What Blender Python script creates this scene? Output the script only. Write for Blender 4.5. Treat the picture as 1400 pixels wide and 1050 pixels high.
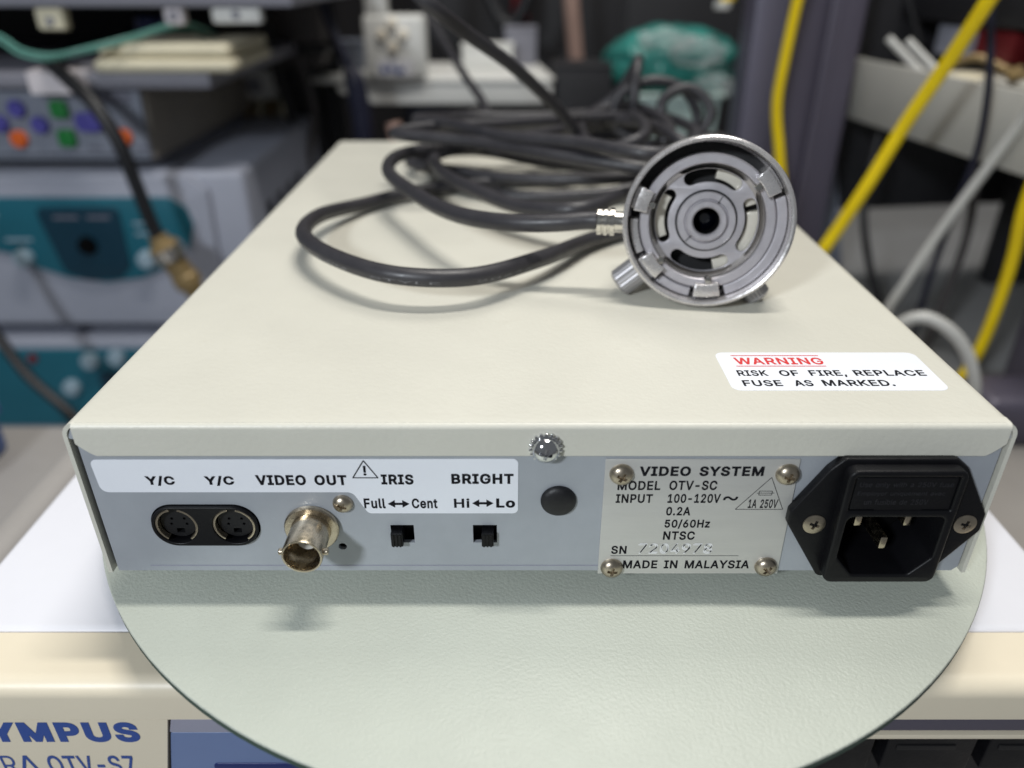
import bpy, bmesh, math, random
from math import sin, cos, pi, radians
from mathutils import Vector, Matrix, noise
from mathutils.geometry import delaunay_2d_cdt

random.seed(7)
for o in list(bpy.data.objects):
    bpy.data.objects.remove(o)
SC = bpy.context.scene
COL = SC.collection
MM = 0.001

# ------------------------------------------------------------------ camera
cam_d = bpy.data.cameras.new('camera')
cam_d.sensor_width = 36.0
cam_d.lens = 1037.0 / 1400.0 * 36.0
cam_d.clip_start = 0.01
cam_d.clip_end = 50.0
cam_d.dof.use_dof = True
cam_d.dof.focus_distance = 0.209
cam_d.dof.aperture_fstop = 6.3
cam = bpy.data.objects.new('camera', cam_d)
cam.location = (-0.007, -0.161, 0.1575)
cam.rotation_euler = (radians(90 - 28.965), 0, 0)
COL.objects.link(cam)
SC.camera = cam

# ------------------------------------------------------------------ world and lamps
W = bpy.data.worlds.new('World')
SC.world = W
W.use_nodes = True
W.node_tree.nodes['Background'].inputs[0].default_value = (0.90, 0.95, 1.0, 1)
W.node_tree.nodes['Background'].inputs[1].default_value = 0.14


def area(name, loc, target, sx, sy, power, color):
    d = bpy.data.lights.new(name, 'AREA')
    d.shape = 'RECTANGLE'
    d.size = sx
    d.size_y = sy
    d.energy = power
    d.color = color
    o = bpy.data.objects.new(name, d)
    o.location = loc
    v = Vector(target) - Vector(loc)
    o.rotation_euler = v.to_track_quat('-Z', 'Y').to_euler()
    COL.objects.link(o)
    return o


# ceiling tube above the bench (long side along X), and a cooler lamp behind the viewer's left
area('ceiling_tube', (0.22, 0.09, 1.50), (0.22, 0.09, 0.0), 0.60, 0.05, 14.8, (1.0, 0.965, 0.905))
area('room_lamp', (-0.52, -0.74, 0.58), (0.0, 0.0, 0.03), 0.11, 0.11, 7.6, (0.88, 0.94, 1.0))
area('background_fill', (0.25, 1.00, 1.75), (0.25, 1.00, 0.0), 0.90, 0.80, 11.0, (1.0, 0.96, 0.90))  # added fill light, brightens the background and the back of the coil

SC.view_settings.view_transform = 'Standard'
SC.view_settings.look = 'None'
SC.view_settings.exposure = 0.0
SC.view_settings.gamma = 1.0
SC.cycles.use_denoising = True
SC.cycles.max_bounces = 8


# ------------------------------------------------------------------ materials
def srgb(r, g, b):
    def f(c):
        c /= 255.0
        return c / 12.92 if c <= 0.04045 else ((c + 0.055) / 1.055) ** 2.4
    return (f(r), f(g), f(b), 1.0)


MATS = {}


def mat(name, col, rough=0.5, metal=0.0, bump=None, var=0.0, vscale=30.0, spec=0.5, rvar=0.0,
        dirt=None, coat=0.0, trans=0.0, alpha=1.0, aniso=None):
    """principled material; bump=(scale per metre, distance in m); var = noise colour variation"""
    m = bpy.data.materials.new(name)
    m.use_nodes = True
    nt = m.node_tree
    N, L = nt.nodes, nt.links
    p = N['Principled BSDF']
    p.inputs['Base Color'].default_value = col
    p.inputs['Roughness'].default_value = rough
    p.inputs['Metallic'].default_value = metal
    p.inputs['Specular IOR Level'].default_value = spec
    p.inputs['Coat Weight'].default_value = coat
    p.inputs['Transmission Weight'].default_value = trans
    p.inputs['Alpha'].default_value = alpha
    tc = N.new('ShaderNodeTexCoord')
    src = tc.outputs['Object']
    if aniso:
        mp = N.new('ShaderNodeMapping')
        mp.inputs['Scale'].default_value = aniso
        L.new(src, mp.inputs['Vector'])
        asrc = mp.outputs['Vector']
    else:
        asrc = src
    if var > 0 or dirt:
        n = N.new('ShaderNodeTexNoise')
        n.inputs['Scale'].default_value = vscale
        n.inputs['Detail'].default_value = 5
        n.inputs['Roughness'].default_value = 0.65
        L.new(asrc, n.inputs['Vector'])
        mx = N.new('ShaderNodeMix')
        mx.data_type = 'RGBA'
        r = N.new('ShaderNodeMapRange')
        r.inputs[1].default_value = 0.35
        r.inputs[2].default_value = 0.65
        L.new(n.outputs['Fac'], r.inputs[0])
        L.new(r.outputs[0], mx.inputs[0])
        mx.inputs[6].default_value = [c * (1 - var) for c in col[:3]] + [1]
        mx.inputs[7].default_value = [min(1, c * (1 + var)) for c in col[:3]] + [1]
        out = mx.outputs[2]
        if dirt:
            dcol, thr, dscale = dirt
            n2 = N.new('ShaderNodeTexNoise')
            n2.inputs['Scale'].default_value = dscale
            n2.inputs['Detail'].default_value = 8
            n2.inputs['Roughness'].default_value = 0.7
            L.new(src, n2.inputs['Vector'])
            r2 = N.new('ShaderNodeMapRange')
            r2.inputs[1].default_value = thr
            r2.inputs[2].default_value = thr + 0.14
            r2.inputs[4].default_value = 0.55
            L.new(n2.outputs['Fac'], r2.inputs[0])
            m2 = N.new('ShaderNodeMix')
            m2.data_type = 'RGBA'
            L.new(r2.outputs[0], m2.inputs[0])
            L.new(out, m2.inputs[6])
            m2.inputs[7].default_value = dcol
            out = m2.outputs[2]
        L.new(out, p.inputs['Base Color'])
    if rvar > 0:
        n3 = N.new('ShaderNodeTexNoise')
        n3.inputs['Scale'].default_value = vscale * 2.3
        n3.inputs['Detail'].default_value = 6
        L.new(asrc, n3.inputs['Vector'])
        r3 = N.new('ShaderNodeMapRange')
        r3.inputs[1].default_value = 0.3
        r3.inputs[2].default_value = 0.7
        r3.inputs[3].default_value = max(0.02, rough - rvar)
        r3.inputs[4].default_value = min(1, rough + rvar)
        L.new(n3.outputs['Fac'], r3.inputs[0])
        L.new(r3.outputs[0], p.inputs['Roughness'])
    if bump:
        bs, bd = bump
        nb = N.new('ShaderNodeTexNoise')
        nb.inputs['Scale'].default_value = bs
        nb.inputs['Detail'].default_value = 3
        nb.inputs['Roughness'].default_value = 0.55
        L.new(asrc, nb.inputs['Vector'])
        b = N.new('ShaderNodeBump')
        b.inputs['Strength'].default_value = 1.0
        b.inputs['Distance'].default_value = bd
        L.new(nb.outputs['Fac'], b.inputs['Height'])
        L.new(b.outputs['Normal'], p.inputs['Normal'])
    MATS[name] = m
    return m


mat('cream_paint', srgb(213, 211, 199), 0.42, bump=(620, 0.00011), var=0.03, vscale=14, rvar=0.06,
    dirt=(srgb(196, 192, 176), 0.61, 26))
mat('zinc_panel', srgb(170, 175, 182), 0.42, 0.2, bump=(500, 0.00003), var=0.05, vscale=45, rvar=0.08,
    dirt=(srgb(120, 122, 124), 0.66, 90))
mat('white_sticker', srgb(238, 241, 248), 0.38, var=0.015, vscale=40, bump=(260, 0.00003))
mat('black_ink', srgb(14, 14, 22), 0.6, spec=0.2)
mat('red_ink', srgb(214, 52, 52), 0.5)
mat('aluminium_plate', srgb(205, 204, 200), 0.42, 0.35, var=0.04, vscale=60, rvar=0.08, bump=(900, 0.00002),
    aniso=(0.3, 1, 3))
mat('engraved', srgb(236, 236, 236), 0.7)
mat('nickel', srgb(196, 184, 164), 0.26, 1.0, var=0.07, vscale=300, rvar=0.10, bump=(900, 0.00004))
mat('brass_screw', srgb(186, 175, 158), 0.36, 1.0, var=0.12, vscale=400, rvar=0.1, bump=(1200, 0.00005))
mat('chrome', srgb(216, 217, 220), 0.12, 1.0, rvar=0.03, vscale=500)
mat('black_plastic', srgb(15, 15, 18), 0.42, spec=0.25, bump=(900, 0.00005), var=0.10, vscale=60, rvar=0.07)
mat('dark_plastic', srgb(13, 13, 16), 0.55, var=0.1, vscale=80)
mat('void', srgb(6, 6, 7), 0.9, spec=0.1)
mat('emboss', srgb(40, 40, 45), 0.45)
mat('rubber_plug', srgb(22, 22, 26), 0.5, bump=(800, 0.0001), var=0.15, vscale=200)
mat('pad', srgb(185, 190, 179), 0.46, bump=(1000, 0.00022), var=0.035, vscale=18, rvar=0.08,
    dirt=(srgb(150, 158, 140), 0.72, 60))
mat('pad_edge', srgb(60, 78, 68), 0.7)
mat('cable_grey', srgb(51, 50, 54), 0.42, var=0.10, vscale=90, bump=(400, 0.00008), rvar=0.08)
mat('cable_print', srgb(120, 120, 124), 0.6)
mat('steel', srgb(206, 203, 203), 0.26, 0.65, bump=(700, 0.00005), var=0.05, vscale=150, rvar=0.08)
mat('steel_matte', srgb(184, 181, 186), 0.38, 0.35, bump=(900, 0.00004), var=0.05, vscale=150, rvar=0.06)
mat('steel_bright', srgb(216, 213, 206), 0.16, 1.0, rvar=0.05, vscale=300, var=0.04)
mat('rail_metal', srgb(226, 221, 208), 0.3, 0.2, var=0.05, vscale=200)
mat('knurl', srgb(172, 170, 172), 0.42, 0.6, var=0.06, vscale=200)
mat('lens_glass', srgb(4, 6, 14), 0.05, coat=1.0)
mat('unit_white', srgb(226, 226, 232), 0.40, bump=(300, 0.00005), var=0.012, vscale=20)
mat('unit_beige', srgb(229, 218, 195), 0.40, bump=(260, 0.00004), var=0.02, vscale=20, rvar=0.05)
mat('unit_grey', srgb(150, 150, 166), 0.5, var=0.04, vscale=40)
mat('unit_blue', srgb(108, 126, 166), 0.42, var=0.03, vscale=30)
mat('blue_ink', srgb(48, 78, 150), 0.5)
mat('deep_blue', srgb(20, 38, 100), 0.3)
# surroundings
mat('wall_dark', srgb(40, 38, 40), 0.9, var=0.15, vscale=3)
mat('floor_grey', srgb(160, 160, 160), 0.6, var=0.06, vscale=6)
mat('lavender', srgb(160, 164, 178), 0.45, var=0.03, vscale=12)
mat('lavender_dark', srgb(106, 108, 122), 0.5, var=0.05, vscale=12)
mat('rack_grey', srgb(128, 128, 138), 0.5, var=0.05, vscale=10)
mat('bluegrey_panel', srgb(128, 134, 148), 0.5, var=0.03, vscale=20)
mat('brown_grey', srgb(136, 130, 122), 0.6, var=0.05, vscale=10)
mat('teal', srgb(24, 98, 116), 0.4, var=0.05, vscale=15)
mat('teal_dark', srgb(10, 52, 70), 0.35, var=0.05, vscale=15)
mat('violet_btn', srgb(74, 70, 150), 0.45)
mat('green_btn', srgb(18, 118, 50), 0.45)
mat('orange_btn', srgb(214, 96, 30), 0.45)
mat('knob_grey', srgb(150, 172, 186), 0.4)
mat('cloth_cream', srgb(222, 214, 188), 0.9, bump=(160, 0.0004), var=0.05, vscale=40)
mat('paper', srgb(214, 208, 212), 0.8, var=0.03, vscale=20)
mat('tray_white', srgb(222, 222, 218), 0.5, var=0.03, vscale=10)
mat('tray_beige', srgb(190, 188, 180), 0.5, var=0.03, vscale=10)
mat('arm_grey', srgb(72, 68, 68), 0.55, var=0.06, vscale=12)
mat('post_grey', srgb(98, 96, 112), 0.42, 0.2, var=0.04, vscale=10)
mat('post_purple', srgb(88, 84, 98), 0.42, 0.2, var=0.04, vscale=10)
mat('black_rubber', srgb(18, 18, 22), 0.45, var=0.1, vscale=30)
mat('navy_rubber', srgb(28, 30, 50), 0.5, var=0.1, vscale=30)
mat('yellow_jacket', srgb(252, 218, 8), 0.42, bump=(300, 0.0001), var=0.05, vscale=60)
mat('white_jacket', srgb(196, 196, 192), 0.45, var=0.04, vscale=60)
mat('green_tube', srgb(96, 150, 138), 0.3, var=0.05, vscale=60)
mat('green_bag', srgb(52, 126, 118), 0.16, var=0.3, vscale=14, bump=(26, 0.006))
mat('mint', srgb(196, 216, 210), 0.45, var=0.03, vscale=20)
mat('clear_wrap', srgb(205, 215, 215), 0.12, var=0.1, vscale=40, bump=(70, 0.006), alpha=0.28)
mat('cardboard', srgb(104, 80, 60), 0.8, var=0.1, vscale=20)
mat('dark_red', srgb(110, 20, 28), 0.5)
mat('blue_box', srgb(74, 98, 150), 0.5, var=0.05, vscale=20)
mat('cart_top', srgb(160, 156, 152), 0.5, var=0.04, vscale=14)
mat('dark_box', srgb(34, 34, 38), 0.6, var=0.1, vscale=14)
mat('skin_strap', srgb(170, 140, 128), 0.6, var=0.05, vscale=20)
mat('stud_metal', srgb(240, 230, 212), 0.35, 0.2)
mat('ochre', srgb(150, 128, 88), 0.4, 0.3, var=0.15, vscale=60)


# ------------------------------------------------------------------ mesh helpers (millimetres in, metres out)
def finish(bm, smooth=32):
    me = bpy.data.meshes.new('mesh')
    bmesh.ops.recalc_face_normals(bm, faces=bm.faces)
    bm.to_mesh(me)
    bm.free()
    if smooth:
        me.polygons.foreach_set('use_smooth', [True] * len(me.polygons))
        me.set_sharp_from_angle(angle=radians(smooth))
    return me


def link(name, me, material, parent=None, kind=None, label=None, cat=None, group=None, local=False):
    o = bpy.data.objects.new(name, me)
    COL.objects.link(o)
    ms = material if isinstance(material, (list, tuple)) else [material]
    if len(me.materials) == 0:
        for k in ms:
            me.materials.append(MATS[k])
    if parent is not None:
        o.parent = parent
        if not local:
            m = Matrix.Identity(4)
            q = parent
            while q is not None:
                m = (q.matrix_parent_inverse @ Matrix.LocRotScale(q.location, q.rotation_euler, q.scale)) @ m if q.parent else \
                    Matrix.LocRotScale(q.location, q.rotation_euler, q.scale) @ m
                q = q.parent
            o.matrix_parent_inverse = m.inverted()
    if kind:
        o['kind'] = kind
    if label:
        o['label'] = label
    if cat:
        o['category'] = cat
    if group:
        o['group'] = group
    return o


def thing(name, label, cat, loc=(0, 0, 0), rot=(0, 0, 0), group=None):
    o = bpy.data.objects.new(name, None)
    COL.objects.link(o)
    o.empty_display_size = 0.02
    o.location = [c * MM for c in loc]
    o.rotation_euler = rot
    o['label'] = label
    o['category'] = cat
    if group:
        o['group'] = group
    return o


def bm_scale(bm):
    bmesh.ops.scale(bm, vec=(MM, MM, MM), verts=bm.verts)
    return bm


def add_box(bm, x0, x1, y0, y1, z0, z1, bev=0.0, seg=2):
    r = bmesh.ops.create_cube(bm, size=1.0)
    vs = r['verts']
    for v in vs:
        v.co = Vector((x0 + (v.co.x + .5) * (x1 - x0), y0 + (v.co.y + .5) * (y1 - y0), z0 + (v.co.z + .5) * (z1 - z0)))
    if bev > 0:
        es = list({e for v in vs for e in v.link_edges})
        bmesh.ops.bevel(bm, geom=es, offset=bev, segments=seg, profile=0.5, affect='EDGES')
    return bm


def box(x0, x1, y0, y1, z0, z1, bev=0.0, seg=2, smooth=32):
    bm = add_box(bmesh.new(), x0, x1, y0, y1, z0, z1, bev, seg)
    return finish(bm_scale(bm), smooth)


def boxes(lst, bev=0.0, seg=1):
    bm = bmesh.new()
    for b in lst:
        add_box(bm, *b, bev=bev, seg=seg)
    return finish(bm_scale(bm))


def lathe(profile, seg=48, axis='z', origin=(0, 0, 0), closed=False):
    """profile: list of (radius, height)"""
    bm = bmesh.new()
    add_lathe(bm, profile, seg, axis, origin, closed)
    return finish(bm_scale(bm))


AXM = {'z': Matrix.Identity(3),
       '-y': Matrix(((1, 0, 0), (0, 0, -1), (0, 1, 0))),     # height goes towards the viewer
       'x': Matrix(((0, 0, 1), (0, 1, 0), (-1, 0, 0))),
       '-x': Matrix(((0, 0, -1), (0, 1, 0), (1, 0, 0)))}


def add_lathe(bm, profile, seg=48, axis='z', origin=(0, 0, 0), closed=False, mtx=None):
    M = mtx if mtx is not None else AXM[axis]
    O = Vector(origin)
    rings = []
    for r, h in profile:
        if r < 1e-6:
            rings.append([bm.verts.new(O + M @ Vector((0, 0, h)))])
        else:
            rings.append([bm.verts.new(O + M @ Vector((r * cos(2 * pi * i / seg), r * sin(2 * pi * i / seg), h)))
                          for i in range(seg)])
    pairs = list(zip(rings, rings[1:]))
    if closed:
        pairs.append((rings[-1], rings[0]))
    for a, b in pairs:
        for i in range(seg):
            j = (i + 1) % seg
            if len(a) == 1 and len(b) == 1:
                continue
            if len(a) == 1:
                bm.faces.new((a[0], b[i], b[j]))
            elif len(b) == 1:
                bm.faces.new((a[i], a[j], b[0]))
            else:
                bm.faces.new((a[i], a[j], b[j], b[i]))
    return bm


def catmull(pts, n=10):
    P = [Vector(p) for p in pts]
    P = [P[0] * 2 - P[1]] + P + [P[-1] * 2 - P[-2]]
    out = []
    for i in range(1, len(P) - 2):
        p0, p1, p2, p3 = P[i - 1:i + 3]
        # centripetal parametrisation
        t0 = 0.0
        t1 = t0 + max(1e-4, (p1 - p0).length) ** .5
        t2 = t1 + max(1e-4, (p2 - p1).length) ** .5
        t3 = t2 + max(1e-4, (p3 - p2).length) ** .5
        for k in range(n):
            t = t1 + (t2 - t1) * k / n
            a1 = p0 * ((t1 - t) / (t1 - t0)) + p1 * ((t - t0) / (t1 - t0))
            a2 = p1 * ((t2 - t) / (t2 - t1)) + p2 * ((t - t1) / (t2 - t1))
            a3 = p2 * ((t3 - t) / (t3 - t2)) + p3 * ((t - t2) / (t3 - t2))
            b1 = a1 * ((t2 - t) / (t2 - t0)) + a2 * ((t - t0) / (t2 - t0))
            b2 = a2 * ((t3 - t) / (t3 - t1)) + a3 * ((t - t1) / (t3 - t1))
            out.append(b1 * ((t2 - t) / (t2 - t1)) + b2 * ((t - t1) / (t2 - t1)))
    out.append(P[-2])
    return out


def frames(path):
    T = []
    for i in range(len(path)):
        a = path[max(0, i - 1)]
        b = path[min(len(path) - 1, i + 1)]
        T.append((b - a).normalized())
    n = T[0].orthogonal().normalized()
    F = []
    for i, t in enumerate(T):
        if i:
            n = (n - t * n.dot(t))
            n = n.normalized() if n.length > 1e-6 else t.orthogonal().normalized()
        F.append((t, n, t.cross(n)))
    return F


def add_tube(bm, path, r, seg=14, cap=True):
    F = frames(path)
    rings = []
    for i, (p, (t, n, b)) in enumerate(zip(path, F)):
        rr = r(i / (len(path) - 1)) if callable(r) else r
        rings.append([bm.verts.new(p + (n * cos(2 * pi * k / seg) + b * sin(2 * pi * k / seg)) * rr) for k in range(seg)])
    for a, b in zip(rings, rings[1:]):
        for k in range(seg):
            j = (k + 1) % seg
            bm.faces.new((a[k], a[j], b[j], b[k]))
    if cap:
        bm.faces.new(rings[0])
        bm.faces.new(rings[-1])
    return bm


def tube(pts, r, seg=14, n=10):
    bm = add_tube(bmesh.new(), catmull(pts, n), r, seg)
    return finish(bm_scale(bm), 60)


def rpoly(pts, r=0.0, seg=5):
    """closed polygon with rounded corners; r number or list"""
    n = len(pts)
    out = []
    for i in range(n):
        p = Vector(pts[i]).to_2d() if len(pts[i]) == 3 else Vector(pts[i])
        a = Vector(pts[i - 1])
        b = Vector(pts[(i + 1) % n])
        rr = r[i] if isinstance(r, (list, tuple)) else r
        if rr <= 0:
            out.append(p)
            continue
        da, db = (a - p).normalized(), (b - p).normalized()
        ang = math.acos(max(-1, min(1, da.dot(db))))
        d = min(rr / math.tan(ang / 2), (a - p).length * .48, (b - p).length * .48)
        r2 = d * math.tan(ang / 2)
        c = p + (da + db).normalized() * (r2 / math.sin(ang / 2))
        p1, p2 = p + da * d, p + db * d
        a1 = math.atan2(p1.y - c.y, p1.x - c.x)
        a2 = math.atan2(p2.y - c.y, p2.x - c.x)
        da_ = (a2 - a1 + pi) % (2 * pi) - pi
        for k in range(seg + 1):
            t = a1 + da_ * k / seg
            out.append(Vector((c.x + r2 * cos(t), c.y + r2 * sin(t))))
    return out


def circle(cx, cy, r, n=32, a0=0.0):
    return [Vector((cx + r * cos(a0 + 2 * pi * i / n), cy + r * sin(a0 + 2 * pi * i / n))) for i in range(n)]


def arc_slot(r0, r1, a0, a1, n=14):
    """annular sector with round ends, degrees"""
    rm, w = (r0 + r1) / 2, (r1 - r0) / 2
    out = []
    for i in range(n + 1):
        a = radians(a0 + (a1 - a0) * i / n)
        out.append(Vector((r1 * cos(a), r1 * sin(a))))
    c = Vector((rm * cos(radians(a1)), rm * sin(radians(a1))))
    for i in range(1, 6):
        a = radians(a1) + pi * i / 6
        out.append(c + Vector((w * cos(a), w * sin(a))))
    for i in range(n + 1):
        a = radians(a1 + (a0 - a1) * i / n)
        out.append(Vector((r0 * cos(a), r0 * sin(a))))
    c = Vector((rm * cos(radians(a0)), rm * sin(radians(a0))))
    for i in range(1, 6):
        a = radians(a0) + pi + pi * i / 6
        out.append(c + Vector((w * cos(a), w * sin(a))))
    return out


def sector(r0, r1, a0, a1, n=14):
    out = [Vector((r1 * cos(radians(a0 + (a1 - a0) * i / n)), r1 * sin(radians(a0 + (a1 - a0) * i / n)))) for i in range(n + 1)]
    out += [Vector((r0 * cos(radians(a1 + (a0 - a1) * i / n)), r0 * sin(radians(a1 + (a0 - a1) * i / n)))) for i in range(n + 1)]
    return out


def curve_mesh(cd):
    o = bpy.data.objects.new('tmp', cd)
    COL.objects.link(o)
    bpy.context.view_layer.update()
    dg = bpy.context.evaluated_depsgraph_get()
    me = bpy.data.meshes.new_from_object(o.evaluated_get(dg))
    bpy.data.objects.remove(o)
    bpy.data.curves.remove(cd)
    return me


# plane maps: local (x, y, height) -> world
PANEL = Matrix(((1, 0, 0, 0), (0, 0, -1, 0), (0, 1, 0, 0), (0, 0, 0, 1)))     # drawing in X-Z, height towards -Y
FLAT = Matrix.Identity(4)                                                      # drawing in X-Y, height up


def plate(outline, holes, z0, z1, mtx=PANEL, bev=0.0, smooth=32):
    """filled 2-D outline with holes between heights z0..z1 (mm)"""
    cd = bpy.data.curves.new('tmp', 'CURVE')
    cd.dimensions = '2D'
    cd.fill_mode = 'BOTH'
    for loop in [outline] + list(holes):
        s = cd.splines.new('POLY')
        s.points.add(len(loop) - 1)
        for p, q in zip(s.points, loop):
            p.co = (q[0], q[1], 0, 1)
        s.use_cyclic_u = True
    h = (z1 - z0) / 2
    cd.extrude = max(0.0, h - bev)
    cd.bevel_depth = bev
    cd.bevel_resolution = 2 if bev else 0
    cd.offset = -bev
    me = curve_mesh(cd)
    me.transform(Matrix.Translation((0, 0, (z0 + z1) / 2)))
    me.transform(Matrix.Scale(MM, 4) @ mtx)
    bm = bmesh.new()
    bm.from_mesh(me)
    bpy.data.meshes.remove(me)
    bmesh.ops.remove_doubles(bm, verts=bm.verts, dist=1e-6)
    return finish(bm, smooth)


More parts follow.
